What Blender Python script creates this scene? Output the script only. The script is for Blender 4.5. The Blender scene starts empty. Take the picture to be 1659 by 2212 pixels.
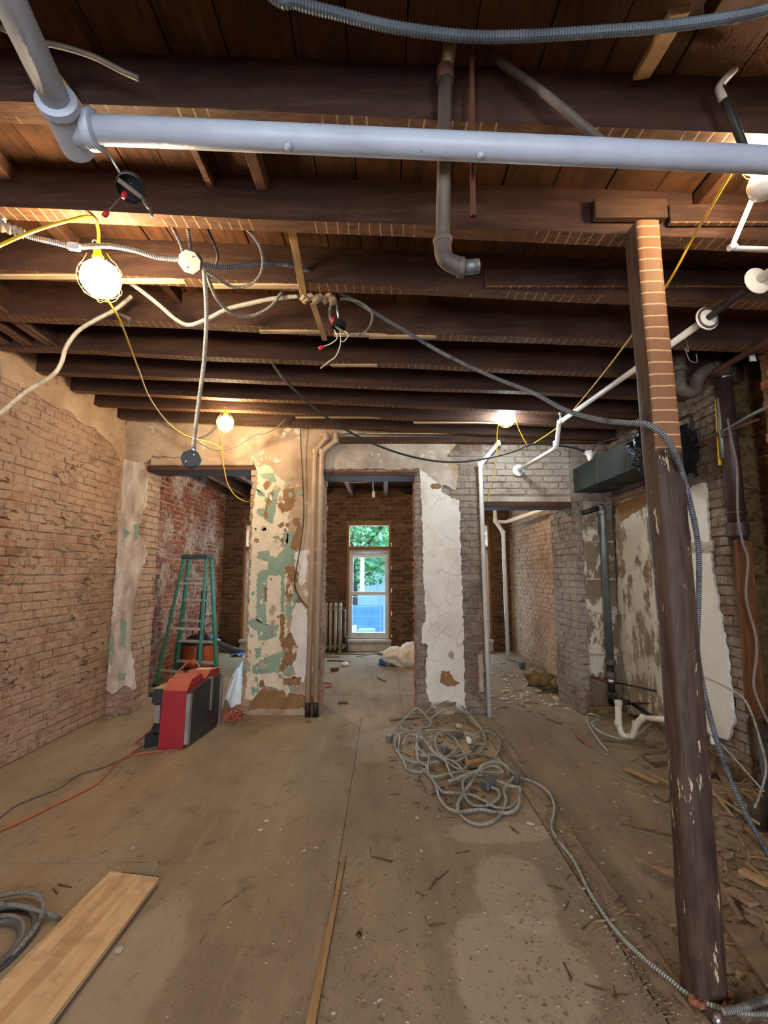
import bpy, math, random
from mathutils import Vector, Matrix, noise as mnoise

S = bpy.context.scene
COL = S.collection
PI = math.pi

# ------------------------------------------------------------------ camera
CAM_H = 1.5
FPX = 1000.0
PITCH = math.atan(0.129)
CP, SP = math.cos(PITCH), math.sin(PITCH)
cam_d = bpy.data.cameras.new('camera')
cam_d.sensor_fit = 'HORIZONTAL'
cam_d.sensor_width = 36.0
cam_d.lens = 36.0 * FPX / 1659.0
cam_d.clip_start = 0.02
cam_d.clip_end = 300
cam = bpy.data.objects.new('camera', cam_d)
cam.location = (0, 0, CAM_H)
cam.rotation_euler = (PI / 2 + PITCH, 0, 0)
COL.objects.link(cam)
S.camera = cam

# ------------------------------------------------------------------ exposure, sky, daylight
S.view_settings.view_transform = 'Standard'
S.view_settings.look = 'None'
S.view_settings.gamma = 1.0
S.view_settings.use_curve_mapping = False
S.view_settings.exposure = 3.0
S.cycles.use_denoising = True
S.cycles.use_adaptive_sampling = True
S.cycles.adaptive_threshold = 0.04
S.cycles.adaptive_min_samples = 12
S.cycles.max_bounces = 5
S.cycles.diffuse_bounces = 4
S.cycles.glossy_bounces = 2
S.cycles.transmission_bounces = 2
S.cycles.transparent_max_bounces = 6
S.cycles.sample_clamp_indirect = 4.0

W = bpy.data.worlds.new('sky'); S.world = W
W.use_nodes = True
_bg = W.node_tree.nodes['Background']
_bg.inputs['Color'].default_value = (0.78, 0.9, 1.0, 1)
_bg.inputs['Strength'].default_value = 0.5

def area_light(name, loc, rot, sx, sy, power, color):
    d = bpy.data.lights.new(name, 'AREA')
    d.shape = 'RECTANGLE'; d.size = sx; d.size_y = sy; d.energy = power; d.color = color
    o = bpy.data.objects.new(name, d)
    o.location = loc; o.rotation_euler = rot
    COL.objects.link(o)
    return o
# daylight entering by the windows of the far wall and of the wall behind the camera
for _x in (-2.31, -0.295, 1.64):
    area_light('window_daylight', (_x, 9.42, 1.3), (-PI / 2, 0, 0), 0.72, 2.1, 8.0, (0.62, 0.8, 1.0))
for _x in (-1.5, 1.3):
    area_light('window_daylight', (_x, -3.62, 1.55), (PI / 2, 0, 0), 1.1, 2.0, 18.0, (0.78, 0.85, 1.0))
LAMP_W = {'a': 36.0, 'b': 34.0, 'c': 27.0, 'd': 30.0, 'e': 70.0, 'f': 60.0}     # radiance of the caged bulbs

# ------------------------------------------------------------------ helpers
def P(px, py, y=None, z=None, x=None):
    """point of the place seen at photo pixel (px, py) and lying at a given depth y, height z or side x"""
    a = (px - 829.5) / FPX; b = (1106 - py) / FPX
    d = Vector((a, CP - SP * b, SP + CP * b))
    if y is not None: t = y / d.y
    elif z is not None: t = (z - CAM_H) / d.z
    else: t = x / d.x
    return Vector((0, 0, CAM_H)) + d * t

def proj(p):
    d = Vector(p) - Vector((0, 0, CAM_H))
    f = d.y * CP + d.z * SP
    if f < 0.05: return None
    u = -d.y * SP + d.z * CP
    return (829.5 + FPX * d.x / f, 1106 - FPX * u / f)

def srgb(h):
    h = h.lstrip('#'); r = []
    for i in (0, 2, 4):
        c = int(h[i:i + 2], 16) / 255
        r.append(c / 12.92 if c <= 0.04045 else ((c + 0.055) / 1.055) ** 2.4)
    return (r[0], r[1], r[2], 1)

def spline(pts, k=6):
    pts = [Vector(p) for p in pts]
    if len(pts) < 3: 
        return [pts[0].lerp(pts[1], i / k) for i in range(k + 1)]
    out = []
    n = len(pts)
    for i in range(n - 1):
        p0 = pts[i - 1] if i else pts[0] * 2 - pts[1]
        p1, p2 = pts[i], pts[i + 1]
        p3 = pts[i + 2] if i + 2 < n else pts[-1] * 2 - pts[-2]
        for j in range(k):
            t = j / k
            out.append(0.5 * ((2 * p1) + (p2 - p0) * t + (2 * p0 - 5 * p1 + 4 * p2 - p3) * t * t + (3 * p1 - p0 - 3 * p2 + p3) * t ** 3))
    out.append(pts[-1])
    return out

def resample(pts, step):
    out = [pts[0]]; acc = 0.0
    for a, b in zip(pts, pts[1:]):
        L = (b - a).length
        if L < 1e-9: continue
        d = step - acc
        while d <= L:
            out.append(a.lerp(b, d / L)); d += step
        acc = L - (d - step)
    out.append(pts[-1])
    return out

class MB:
    def __init__(s):
        s.v = []; s.f = []; s.uv = {}
    def face(s, idx, uv=None):
        if uv: s.uv[len(s.f)] = uv
        s.f.append(tuple(idx))
    def box(s, x0, x1, y0, y1, z0, z1):
        n = len(s.v)
        s.v += [(x0, y0, z0), (x1, y0, z0), (x1, y1, z0), (x0, y1, z0), (x0, y0, z1), (x1, y0, z1), (x1, y1, z1), (x0, y1, z1)]
        for q in ((0, 3, 2, 1), (4, 5, 6, 7), (0, 1, 5, 4), (1, 2, 6, 5), (2, 3, 7, 6), (3, 0, 4, 7)):
            s.face([n + i for i in q])
        return s
    def hexa(s, pts):
        n = len(s.v); s.v += [tuple(p) for p in pts]
        for q in ((0, 3, 2, 1), (4, 5, 6, 7), (0, 1, 5, 4), (1, 2, 6, 5), (2, 3, 7, 6), (3, 0, 4, 7)):
            s.face([n + i for i in q])
        return s
    def bevbox(s, c, size, b=0.004, rot=None):
        """box with chamfered edges, centre c, optional 3x3 rotation"""
        hx, hy, hz = size[0] / 2, size[1] / 2, size[2] / 2
        b = min(b, hx * .9, hy * .9, hz * .9)
        V = []
        for sx in (-1, 1):
            for sy in (-1, 1):
                for sz in (-1, 1):
                    V.append(((sx * hx, sy * (hy - b), sz * (hz - b)), (sx * (hx - b), sy * hy, sz * (hz - b)), (sx * (hx - b), sy * (hy - b), sz * hz)))
        n = len(s.v)
        for t in V:
            for p in t:
                q = Vector(p)
                if rot is not None: q = rot @ q
                s.v.append(tuple(q + Vector(c)))
        def I(sx, sy, sz, k): return n + ((sx * 4) + (sy * 2) + sz) * 3 + k
        def F(ids, nrm):
            a, bb, cc = (Vector(s.v[i]) for i in ids[:3])
            m = (bb - a).cross(cc - a)
            w = Vector(nrm)
            if rot is not None: w = rot @ w
            s.face(ids if m.dot(w) > 0 else ids[::-1])
        for sg in (0, 1):
            d = 1 if sg else -1
            F([I(sg, 0, 0, 0), I(sg, 1, 0, 0), I(sg, 1, 1, 0), I(sg, 0, 1, 0)], (d, 0, 0))
            F([I(0, sg, 0, 1), I(1, sg, 0, 1), I(1, sg, 1, 1), I(0, sg, 1, 1)], (0, d, 0))
            F([I(0, 0, sg, 2), I(1, 0, sg, 2), I(1, 1, sg, 2), I(0, 1, sg, 2)], (0, 0, d))
        for p in (0, 1):
            for q in (0, 1):
                dp, dq = 2 * p - 1, 2 * q - 1
                F([I(p, q, 0, 0), I(p, q, 1, 0), I(p, q, 1, 1), I(p, q, 0, 1)], (dp, dq, 0))
                F([I(p, 0, q, 0), I(p, 1, q, 0), I(p, 1, q, 2), I(p, 0, q, 2)], (dp, 0, dq))
                F([I(0, p, q, 1), I(1, p, q, 1), I(1, p, q, 2), I(0, p, q, 2)], (0, dp, dq))
        for a in (0, 1):
            for b2 in (0, 1):
                for c2 in (0, 1):
                    F([I(a, b2, c2, 0), I(a, b2, c2, 1), I(a, b2, c2, 2)], (2 * a - 1, 2 * b2 - 1, 2 * c2 - 1))
        return s
    def tube(s, pts, r, n=8, cap=True):
        pts = [Vector(p) for p in pts]
        q = [pts[0]]
        for p in pts[1:]:
            if (p - q[-1]).length > 1e-6: q.append(p)
        pts = q
        m = len(pts)
        if m < 2: return s
        T = []
        for i in range(m):
            a = pts[max(i - 1, 0)]; b = pts[min(i + 1, m - 1)]
            T.append((b - a).normalized())
        up = Vector((0, 0, 1)) if abs(T[0].z) < 0.9 else Vector((1, 0, 0))
        N = (up - T[0] * up.dot(T[0])).normalized()
        base = len(s.v); L = 0; Ls = []
        for i in range(m):
            if i:
                L += (pts[i] - pts[i - 1]).length
                N = (N - T[i] * N.dot(T[i]))
                if N.length < 1e-6: N = T[i].orthogonal()
                N.normalize()
            Ls.append(L)
            B = T[i].cross(N)
            rr = r[i] if isinstance(r, (list, tuple)) else r
            for j in range(n):
                a = 2 * PI * j / n
                s.v.append(tuple(pts[i] + (N * math.cos(a) + B * math.sin(a)) * rr))
        for i in range(m - 1):
            for j in range(n):
                k = (j + 1) % n
                s.face((base + i * n + j, base + i * n + k, base + (i + 1) * n + k, base + (i + 1) * n + j),
                       ((j / n, Ls[i]), ((j + 1) / n, Ls[i]), ((j + 1) / n, Ls[i + 1]), (j / n, Ls[i + 1])))
        if cap:
            s.face([base + j for j in range(n)][::-1]); s.face([base + (m - 1) * n + j for j in range(n)])
        return s
    def ribbed(s, pts, r, pitch=0.006, depth=0.12, n=8):
        q = resample(spline(pts, 8), pitch / 2)
        return s.tube(q, [r * (1 if i % 2 else 1 - depth) for i in range(len(q))], n)
    def lathe(s, prof, c=(0, 0, 0), axis=(0, 0, 1), n=16):
        ax = Vector(axis).normalized(); u = ax.orthogonal().normalized(); w = ax.cross(u)
        base = len(s.v); c = Vector(c)
        for (r, h) in prof:
            for j in range(n):
                a = 2 * PI * j / n
                s.v.append(tuple(c + ax * h + (u * math.cos(a) + w * math.sin(a)) * r))
        for i in range(len(prof) - 1):
            for j in range(n):
                k = (j + 1) % n
                s.face((base + i * n + j, base + i * n + k, base + (i + 1) * n + k, base + (i + 1) * n + j))
        s.face([base + j for j in range(n)][::-1]); s.face([base + (len(prof) - 1) * n + j for j in range(n)])
        return s
    def prism(s, poly, to3, d0, d1):
        """extrude a 2-D polygon between depths d0 and d1 (front = d1) with to3(u, v, d)"""
        n = len(s.v); m = len(poly)
        for d in (d0, d1):
            s.v += [tuple(to3(u, v, d)) for (u, v) in poly]
        s.face(range(n + m, n + 2 * m)); s.face(list(range(n, n + m))[::-1])
        for i in range(m):
            k = (i + 1) % m
            s.face((n + i, n + k, n + m + k, n + m + i))
        return s
    def rock(s, c, r, rng, sq=(1, 1, .7)):
        t = (1 + 5 ** .5) / 2
        V = [(-1, t, 0), (1, t, 0), (-1, -t, 0), (1, -t, 0), (0, -1, t), (0, 1, t), (0, -1, -t), (0, 1, -t), (t, 0, -1), (t, 0, 1), (-t, 0, -1), (-t, 0, 1)]
        Fs = [(0, 11, 5), (0, 5, 1), (0, 1, 7), (0, 7, 10), (0, 10, 11), (1, 5, 9), (5, 11, 4), (11, 10, 2), (10, 7, 6), (7, 1, 8), (3, 9, 4), (3, 4, 2), (3, 2, 6), (3, 6, 8), (3, 8, 9), (4, 9, 5), (2, 4, 11), (6, 2, 10), (8, 6, 7), (9, 8, 1)]
        n = len(s.v)
        for v in V:
            k = r / 1.9 * rng.uniform(.65, 1.25)
            s.v.append((c[0] + v[0] * k * sq[0], c[1] + v[1] * k * sq[1], c[2] + v[2] * k * sq[2]))
        for f in Fs: s.face([n + i for i in f])
        return s
    def mesh(s, name, mats, smooth=False):
        me = bpy.data.meshes.new(name)
        me.from_pydata(s.v, [], s.f)
        if s.uv:
            ul = me.uv_layers.new(name='UVMap')
            flat = [0.0] * (2 * len(me.loops))
            for p in me.polygons:
                u = s.uv.get(p.index)
                if u:
                    for k, li in enumerate(p.loop_indices):
                        flat[2 * li] = u[k][0]; flat[2 * li + 1] = u[k][1]
            ul.data.foreach_set('uv', flat)
        for m in (mats if isinstance(mats, (list, tuple)) else [mats]): me.materials.append(m)
        if smooth:
            me.polygons.foreach_set('use_smooth', [True] * len(me.polygons))
            if smooth == 'auto':
                me.set_sharp_from_angle(angle=math.radians(38))
        me.update()
        return me
    def each(s, name, mat, parent=None, smooth=False):
        """one object for every connected piece"""
        g = list(range(len(s.v)))
        def find(i):
            while g[i] != i: g[i] = g[g[i]]; i = g[i]
            return i
        for f in s.f:
            for i in f[1:]: g[find(i)] = find(f[0])
        pc = {}
        for k, f in enumerate(s.f): pc.setdefault(find(f[0]), []).append(k)
        for ks in pc.values():
            m = MB(); ix = {}
            for k in ks:
                q = []
                for i in s.f[k]:
                    if i not in ix: ix[i] = len(m.v); m.v.append(s.v[i])
                    q.append(ix[i])
                m.face(q, s.uv.get(k))
            m.build(name, mat, parent, smooth)
    def build(s, name, mat, parent=None, smooth=False, kind=None):
        off = Vector((0, 0, 0))
        if parent is None and s.v:
            xs = [v[0] for v in s.v]; ys = [v[1] for v in s.v]; zs = [v[2] for v in s.v]
            off = Vector(((min(xs) + max(xs)) / 2, (min(ys) + max(ys)) / 2, min(zs)))
            s.v = [(v[0] - off.x, v[1] - off.y, v[2] - off.z) for v in s.v]
        o = bpy.data.objects.new(name, s.mesh(name, mat, smooth))
        COL.objects.link(o)
        if parent is None: o.location = off
        else: adopt(o, parent)
        if kind: o['kind'] = kind
        return o

def adopt(o, parent):
    """parts are modelled in world coordinates; undo the thing's own placement"""
    o.parent = parent
    o.matrix_parent_inverse = Matrix.Translation(-parent.location) if parent.parent is None else Matrix.Identity(4)

def tag(o, label, cat, group=None, kind=None):
    o['label'] = label; o['category'] = cat
    if group: o['group'] = group
    if kind: o['kind'] = kind
    return o
def thing(name, label, cat, loc, group=None):
    o = bpy.data.objects.new(name, None)
    o.empty_display_size = 0.05
    o.location = loc; COL.objects.link(o)
    return tag(o, label, cat, group)
def structure(o, label=None):
    o['kind'] = 'structure'
    if label: o['label'] = label
    return o
def copy_tree(o, parent=None):
    c = o.copy(); COL.objects.link(c)
    if parent is not None: c.parent = parent
    for ch in list(o.children): copy_tree(ch, c)
    return c
def rotz(a): return Matrix.Rotation(a, 3, 'Z')
def frame_from(d, up=(0, 0, 1)):
    """rotation whose local X runs along d"""
    d = Vector(d).normalized(); up = Vector(up)
    yv = up.cross(d)
    if yv.length < 1e-4: yv = Vector((0, 1, 0))
    yv.normalize(); zv = d.cross(yv)
    return Matrix((d, yv, zv)).transposed()

# ------------------------------------------------------------------ materials
class NT:
    def __init__(s, name):
        s.m = bpy.data.materials.new(name); s.m.use_nodes = True
        s.t = s.m.node_tree; s.t.nodes.clear()
        s.out = s.t.nodes.new('ShaderNodeOutputMaterial')
        s.b = s.t.nodes.new('ShaderNodeBsdfPrincipled')
        s.t.links.new(s.b.outputs[0], s.out.inputs[0])
    def put(s, sock, v):
        if v is None: return
        if hasattr(v, 'links'): s.t.links.new(v, sock)
        else: sock.default_value = v
    def n(s, typ, **kw):
        o = s.t.nodes.new(typ)
        for k, v in kw.items(): setattr(o, k, v)
        return o
    def pos(s): return s.n('ShaderNodeNewGeometry').outputs['Position']
    def normal(s): return s.n('ShaderNodeNewGeometry').outputs['True Normal']
    def sep(s, v):
        o = s.n('ShaderNodeSeparateXYZ'); s.put(o.inputs[0], v); return o.outputs
    def mapv(s, v, scale=(1, 1, 1), rot=(0, 0, 0), loc=(0, 0, 0)):
        o = s.n('ShaderNodeMapping'); s.put(o.inputs[0], v)
        o.inputs['Scale'].default_value = scale; o.inputs['Rotation'].default_value = rot; o.inputs['Location'].default_value = loc
        return o.outputs[0]
    def noise(s, v, scale, detail=4, rough=.55, dist=0):
        o = s.n('ShaderNodeTexNoise'); s.put(o.inputs['Vector'], v)
        o.inputs['Scale'].default_value = scale; o.inputs['Detail'].default_value = detail
        o.inputs['Roughness'].default_value = rough; o.inputs['Distortion'].default_value = dist
        return o.outputs['Fac']
    def voro(s, v, scale, feature='F1', out='Distance'):
        o = s.n('ShaderNodeTexVoronoi', feature=feature); s.put(o.inputs['Vector'], v); o.inputs['Scale'].default_value = scale
        return o.outputs[out]
    def math(s, op, a, b=None, c=None, clamp=False):
        o = s.n('ShaderNodeMath', operation=op); o.use_clamp = clamp
        s.put(o.inputs[0], a); s.put(o.inputs[1], b)
        if c is not None: s.put(o.inputs[2], c)
        return o.outputs[0]
    def ramp(s, f, stops, interp='LINEAR'):
        o = s.n('ShaderNodeValToRGB'); s.put(o.inputs[0], f)
        cr = o.color_ramp; cr.interpolation = interp
        while len(cr.elements) < len(stops): cr.elements.new(0.5)
        for e, (p, c) in zip(cr.elements, stops):
            e.position = p; e.color = c if not isinstance(c, str) else srgb(c)
        return o.outputs[0]
    def step(s, f, lo, hi):
        o = s.n('ShaderNodeMapRange'); o.interpolation_type = 'SMOOTHSTEP'
        s.put(o.inputs[0], f); o.inputs[1].default_value = lo; o.inputs[2].default_value = hi
        return o.outputs[0]
    def mix(s, f, a, b, mode='MIX'):
        o = s.n('ShaderNodeMix', data_type='RGBA', blend_type=mode)
        s.put(o.inputs[0], f)
        s.put(o.inputs[6], srgb(a) if isinstance(a, str) else a)
        s.put(o.inputs[7], srgb(b) if isinstance(b, str) else b)
        return o.outputs[2]
    def bump(s, h, strength=.3, dist=.01):
        o = s.n('ShaderNodeBump'); o.inputs['Strength'].default_value = strength; o.inputs['Distance'].default_value = dist
        s.put(o.inputs['Height'], h); s.put(s.b.inputs['Normal'], o.outputs[0])
    def rnd(s):
        a = s.n('ShaderNodeObjectInfo').outputs['Random']; b = s.n('ShaderNodeNewGeometry').outputs['Random Per Island']
        return s.math('FRACT', s.math('ADD', a, b))
    def done(s, col=None, rough=.8, metal=0.0, spec=None):
        if col is not None: s.put(s.b.inputs['Base Color'], srgb(col) if isinstance(col, str) else col)
        s.put(s.b.inputs['Roughness'], rough); s.put(s.b.inputs['Metallic'], metal)
        if spec is not None: s.b.inputs['Specular IOR Level'].default_value = spec
        return s.m

def mk(name, stops, scale=6, detail=5, rough=.8, metal=0.0, bump=.25, bscale=60, bdist=.004, stretch=(1, 1, 1), spec=None, dirt=None, dscale=3, dlo=.5, dhi=.65):
    t = NT(name); v = t.mapv(t.pos(), stretch)
    f = t.noise(v, scale, detail)
    if isinstance(stops, str): stops = [(0, stops), (1, stops)]
    c = t.ramp(f, stops)
    if dirt: c = t.mix(t.step(t.noise(t.pos(), dscale, 6, .62), dlo, dhi), c, dirt)
    if bump: t.bump(t.noise(v, bscale, 4), bump, bdist)
    return t.done(c, rough, metal, spec)

def wash_fac(t, p, lo, hi, sc):
    w = t.math('ADD', t.math('MULTIPLY', t.noise(p, sc, 6, .65), .5), t.math('ADD', t.math('MULTIPLY', t.noise(p, sc * 4.5, 5, .6), .3), t.math('MULTIPLY', t.noise(p, 30, 4), .2)))
    return t.step(w, lo, hi)
def pits(t, p, c):
    k = t.step(t.noise(t.mapv(p, (2.2, 2.2, 6)), 9, 6, .75), .60, .68)
    return t.mix(t.math('MULTIPLY', k, .75), c, '#3a2a20')
def brick_mat(name, cols, wash, lo, hi, sc=2.2, edge=.0):
    t = NT(name); p = t.pos()
    c = t.ramp(t.rnd(), [(i / (len(cols) - 1), c) for i, c in enumerate(cols)])
    c = t.mix(t.math('MULTIPLY', t.step(t.noise(p, 24, 6, .7), .35, .7), .5), c, cols[0])
    c = t.mix(wash_fac(t, p, lo, hi, sc), c, wash)
    c = pits(t, p, c)
    t.bump(t.math('ADD', t.noise(p, 38, 6, .65), t.math('MULTIPLY', t.noise(p, 130, 3), .4)), .9, .014)
    return t.done(c, .92, 0, .15)
def mortar_mat(name, c1, c2, wash, lo, hi, sc=2.2, gap='#3f2f24'):
    t = NT(name); p = t.pos()
    c = t.ramp(t.noise(p, 14, 6, .65), [(.3, c1), (.7, c2)])
    c = t.mix(wash_fac(t, p, lo, hi, sc), c, wash)
    c = t.mix(t.math('MULTIPLY', t.step(t.noise(t.mapv(p, (1, 1, 2)), 7, 6, .7), .54, .62), .8), c, gap)
    t.bump(t.noise(p, 50, 6, .7), .9, .014)
    return t.done(c, .95, 0, .1)
WL, WR_, WD, WG, WP = ('#b3957c', .41, .57), ('#b7a698', .47, .60), ('#6f5a42', .52, .66), ('#92877a', .42, .56), ('#a79b8c', .38, .52)
B_LEFT = brick_mat('brick_washed', ['#86664f', '#9c7a61', '#aa866a', '#956c52', '#a88a70', '#8f735d', '#a87052'], *WL)
B_RED = brick_mat('brick_red', ['#7a4632', '#8f523c', '#9c5f43', '#855241', '#a87052', '#744234'], *WR_)
B_DARK = brick_mat('brick_dark', ['#4a3527', '#5a4030', '#664a36', '#443127', '#74543c', '#5e4633'], *WD)
B_GREY = brick_mat('brick_grey', ['#67564a', '#766354', '#806b5e', '#625247', '#886a5a', '#75564a'], *WG)
B_PALE = brick_mat('brick_pale', ['#8c7868', '#9a8473', '#a38a7a', '#867262', '#a07a68', '#7d7064'], *WP)
MORT_L = mortar_mat('mortar_tan', '#927860', '#b39b80', *WL)
MORT_D = mortar_mat('mortar_dark', '#54452f', '#917a52', *WD)
MORT_G = mortar_mat('mortar_grey', '#7d7264', '#978c7e', *WG)
MORT_W = mortar_mat('mortar_white', '#a8927c', '#c9b7a2', *WR_)

def plaster(name, stops, scale, flake=None, flo=.55, fhi=.6, fscale=5, crack=0.0, bump=.4, stretch=(1, 1, 1)):
    t = NT(name); p = t.pos()
    c = t.ramp(t.noise(t.mapv(p, stretch), scale, 6, .6), stops)
    h = t.noise(p, 40, 5, .6)
    if flake:
        k = t.step(t.noise(t.mapv(p, stretch), fscale, 8, .68), flo, fhi)
        c = t.mix(k, c, flake); h = t.math('ADD', h, t.math('MULTIPLY', k, .8))
    if crack:
        d = t.voro(t.mapv(p, (1, 1, .7)), 7, 'DISTANCE_TO_EDGE')
        k = t.math('SUBTRACT', 1.0, t.step(d, .0, .02))
        k = t.math('MULTIPLY', k, t.step(t.noise(p, 3.1, 3), .42, .55))
        c = t.mix(t.math('MULTIPLY', k, crack), c, '#6f6455'); h = t.math('SUBTRACT', h, k)
    t.bump(h, bump, .006)
    return t.done(c, .9, 0, .2)
PL_TAN = plaster('plaster_scratch', [(.28, '#7d654e'), (.45, '#a0886e'), (.6, '#b09a80'), (.75, '#8d7459')], 3.2, '#d0c6b6', .57, .66, 5)
PL_GREY = plaster('plaster_grey', [(.3, '#8a7d6e'), (.5, '#a39585'), (.7, '#b9aea0')], 4, '#d2cbc0', .62, .68, 6)
PL_NIB = plaster('plaster_flaking', [(.3, '#9a826e'), (.5, '#b8a692'), (.7, '#d6cbbc')], 7, '#8a9a84', .66, .70, 3.2, stretch=(1.4, 1, .5))
PL_CREAM = plaster('plaster_cream', [(.3, '#bda98b'), (.55, '#d2c4aa'), (.75, '#b79f80')], 4, '#a08260', .60, .66, 9)
PL_GREEN = plaster('paint_green', [(.3, '#788a76'), (.6, '#889a84'), (.8, '#6c7f6b')], 5, '#c3b69c', .62, .66, 11)
PL_BROWN = plaster('plaster_brown', [(.3, '#74573b'), (.6, '#8c6a46'), (.8, '#644a34')], 9, '#b0987a', .63, .68, 14)
PL_WHITE = plaster('plaster_white', [(.3, '#c4beb2'), (.55, '#d6d1c6'), (.75, '#b9ab97')], 2.6, crack=.42)
PL_FLAKE = plaster('plaster_stained', [(.35, '#5f5140'), (.5, '#6f604c'), (.7, '#7d6d57')], 2.2, '#b6ad9b', .50, .56, 4.5, stretch=(1, 1, .55))
PL_FLAKE2 = plaster('plaster_stained_pale', [(.35, '#6d5d48'), (.5, '#857660'), (.7, '#98876f')], 2.2, '#c0b7a6', .45, .52, 4.5, stretch=(1, 1, .5))
PL_BRIGHT = plaster('plaster_bright', [(.3, '#c9c4b8'), (.6, '#dcd8ce'), (.8, '#cbbfa8')], 1.6)
PL_SMEAR = plaster('plaster_smear', [(.3, '#9a7f62'), (.5, '#b1957a'), (.7, '#c0aa90')], 3.5, '#8f6a4c', .62, .7, 7)

def wood(name, cols, axis='X', scale=3, lath=False, rough=.75, bump=.4):
    t = NT(name); p = t.pos()
    st = {'X': (1, 9, 9), 'Y': (9, 1, 9), 'Z': (9, 9, 1)}[axis]
    v = t.mapv(p, st)
    g = t.noise(v, scale, 6, .6, .4)
    c = t.ramp(g, [(.25 + .5 * i / (len(cols) - 1), q) for i, q in enumerate(cols)])
    r = t.rnd()
    c = t.mix(t.math('MULTIPLY', r, .45), c, cols[0])
    c = t.mix(t.math('MULTIPLY', t.step(t.noise(p, 2.6, 6, .7), .48, .68), .55), c, t.mix(.5, cols[0], (0, 0, 0, 1)))
    if lath or name == 'deck_wood':
        c = t.mix(t.math('MULTIPLY', t.step(t.noise(t.mapv(p, st), 1.3, 7, .72), .56, .74), .4), c, '#6e5a46')
    if lath == 'joist':          # ghost lines of old lath on the undersides
        x, y, z = t.sep(p)[:3]
        nz = t.sep(t.normal())[2]
        under = t.math('LESS_THAN', nz, -.5)
        xx = t.math('ADD', x, t.math('MULTIPLY', t.noise(p, 5, 3), .03))
        fr = t.math('FRACT', t.math('MULTIPLY', xx, 20.0))
        ln = t.math('MULTIPLY', t.math('LESS_THAN', fr, .13), t.step(t.noise(p, 4, 3), .42, .5))
        ub = t.mix(.72, c, t.ramp(t.noise(t.mapv(p, (1, 4, 1)), 9, 5, .65), [(.3, '#4a3220'), (.5, '#6b4a2e'), (.75, '#8a6340')]))
        c2 = t.mix(t.math('MULTIPLY', ln, .8), ub, '#a98761')
        c = t.mix(under, c, c2)
    if lath == 'post':           # the same on the face turned to the room
        x, y, z = t.sep(p)[:3]
        up = t.step(t.math('ADD', z, t.math('MULTIPLY', t.noise(p, 7, 3), .1)), 2.02, 2.06)
        front = t.math('LESS_THAN', t.sep(t.normal())[1], -.6)
        fr = t.math('FRACT', t.math('MULTIPLY', t.math('ADD', z, t.math('MULTIPLY', t.noise(p, 9, 2), .012)), 19.5))
        ln = t.math('LESS_THAN', fr, .12)
        c2 = t.mix(ln, t.mix(.6, c, '#96673f'), '#c39a72')
        c = t.mix(t.math('MULTIPLY', up, front), c, c2)
        fl = t.step(t.noise(t.mapv(p, (2.2, 2.2, .45)), 11, 6, .72), .615, .63)
        fl = t.math('MULTIPLY', fl, t.math('SUBTRACT', 1.0, up))
        c = t.mix(fl, c, '#b9a889')
    t.bump(t.noise(v, scale * 3, 5, .65), bump, .006)
    return t.done(c, rough, 0, .3)
W_JOIST = wood('joist_wood', ['#2e1d14', '#42291d', '#543929'], 'X', 3, 'joist')
W_DECK = wood('deck_wood', ['#33200f', '#4a2c15', '#5e381a', '#3f2511', '#2c1a0d'], 'Y', 2.0)
W_POST = wood('post_wood', ['#2c1f18', '#453026', '#5e4738', '#37281f', '#503b2e'], 'Z', 2.2, 'post', .62)
W_RED = wood('lintel_wood', ['#3a2618', '#553723', '#6b472e'], 'X', 3)
W_LATH = wood('lath_wood', ['#8a6a48', '#a58359', '#b8966a'], 'Y', 5)
W_LATHX = wood('lath_wood_across', ['#a58a64', '#bfa47c', '#c9b08a'], 'X', 5)
W_BOARD = wood('old_board', ['#6e5740', '#8a6f52', '#9c8162'], 'X', 4)
W_ORANGE = wood('board_orange', ['#3f2411', '#5c3516', '#70431a'], 'Z', 3)
W_TRIM = wood('window_trim', ['#6b4325', '#8a5830', '#9a6538'], 'Z', 3)
W_PLY = wood('plywood_clean', ['#a8835a', '#c5a177', '#d8b78c', '#b8926a', '#d0ab7f'], 'Y', 1.1, rough=.7, bump=.1)
W_GREYB = wood('grey_board', ['#7f7565', '#958a79', '#a69b89'], 'Y', 4)
W_DARKP = wood('dark_plank', ['#2e2620', '#3a3028', '#463a30'], 'Z', 4)

M_WPIPE = mk('white_paint', [(.3, '#a4abb6'), (.7, '#b8bfc9')], 5, rough=.45, bump=.25, bscale=45, bdist=.006, dirt='#4a4540', dscale=19, dlo=.69, dhi=.70)
M_WPIPE2 = mk('white_pipe_paint', [(.3, '#c9c7c2'), (.7, '#dcdad5')], 5, rough=.4, bump=.1)
M_BEIGE = mk('beige_pipe_paint', [(.3, '#a58a6c'), (.7, '#b99d7d')], 5, rough=.5, bump=.1)
M_IRON = mk('old_iron', [(.3, '#4a4138'), (.6, '#655a4d'), (.8, '#6a5240')], 11, rough=.65, metal=.3, bump=.3)
M_IRON_D = mk('dark_iron', [(.3, '#1f1b1a'), (.7, '#332b28')], 7, rough=.55, metal=.4, bump=.3)
M_RUST = mk('rusty_iron', [(.3, '#4a2d21'), (.6, '#5f3a29'), (.8, '#3a2a22')], 9, rough=.75, metal=.3, bump=.4)
M_GALV = mk('galvanised', [(.3, '#5e6260'), (.6, '#747875'), (.8, '#82837c')], 8, rough=.5, metal=.6, bump=.15)
M_GCOND = mk('conduit_zinc', [(.3, '#4a5054'), (.7, '#626a6e')], 8, rough=.55, metal=.4, bump=.1)
M_STEEL = mk('bright_steel', [(.3, '#a9aaa8'), (.7, '#c4c4c0')], 8, rough=.35, metal=.85, bump=.1)
M_SOIL = mk('soil_pipe', [(.3, '#2a1e1c'), (.6, '#3d2a26'), (.8, '#231b1b')], 6, rough=.5, metal=.2, bump=.3)
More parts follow.
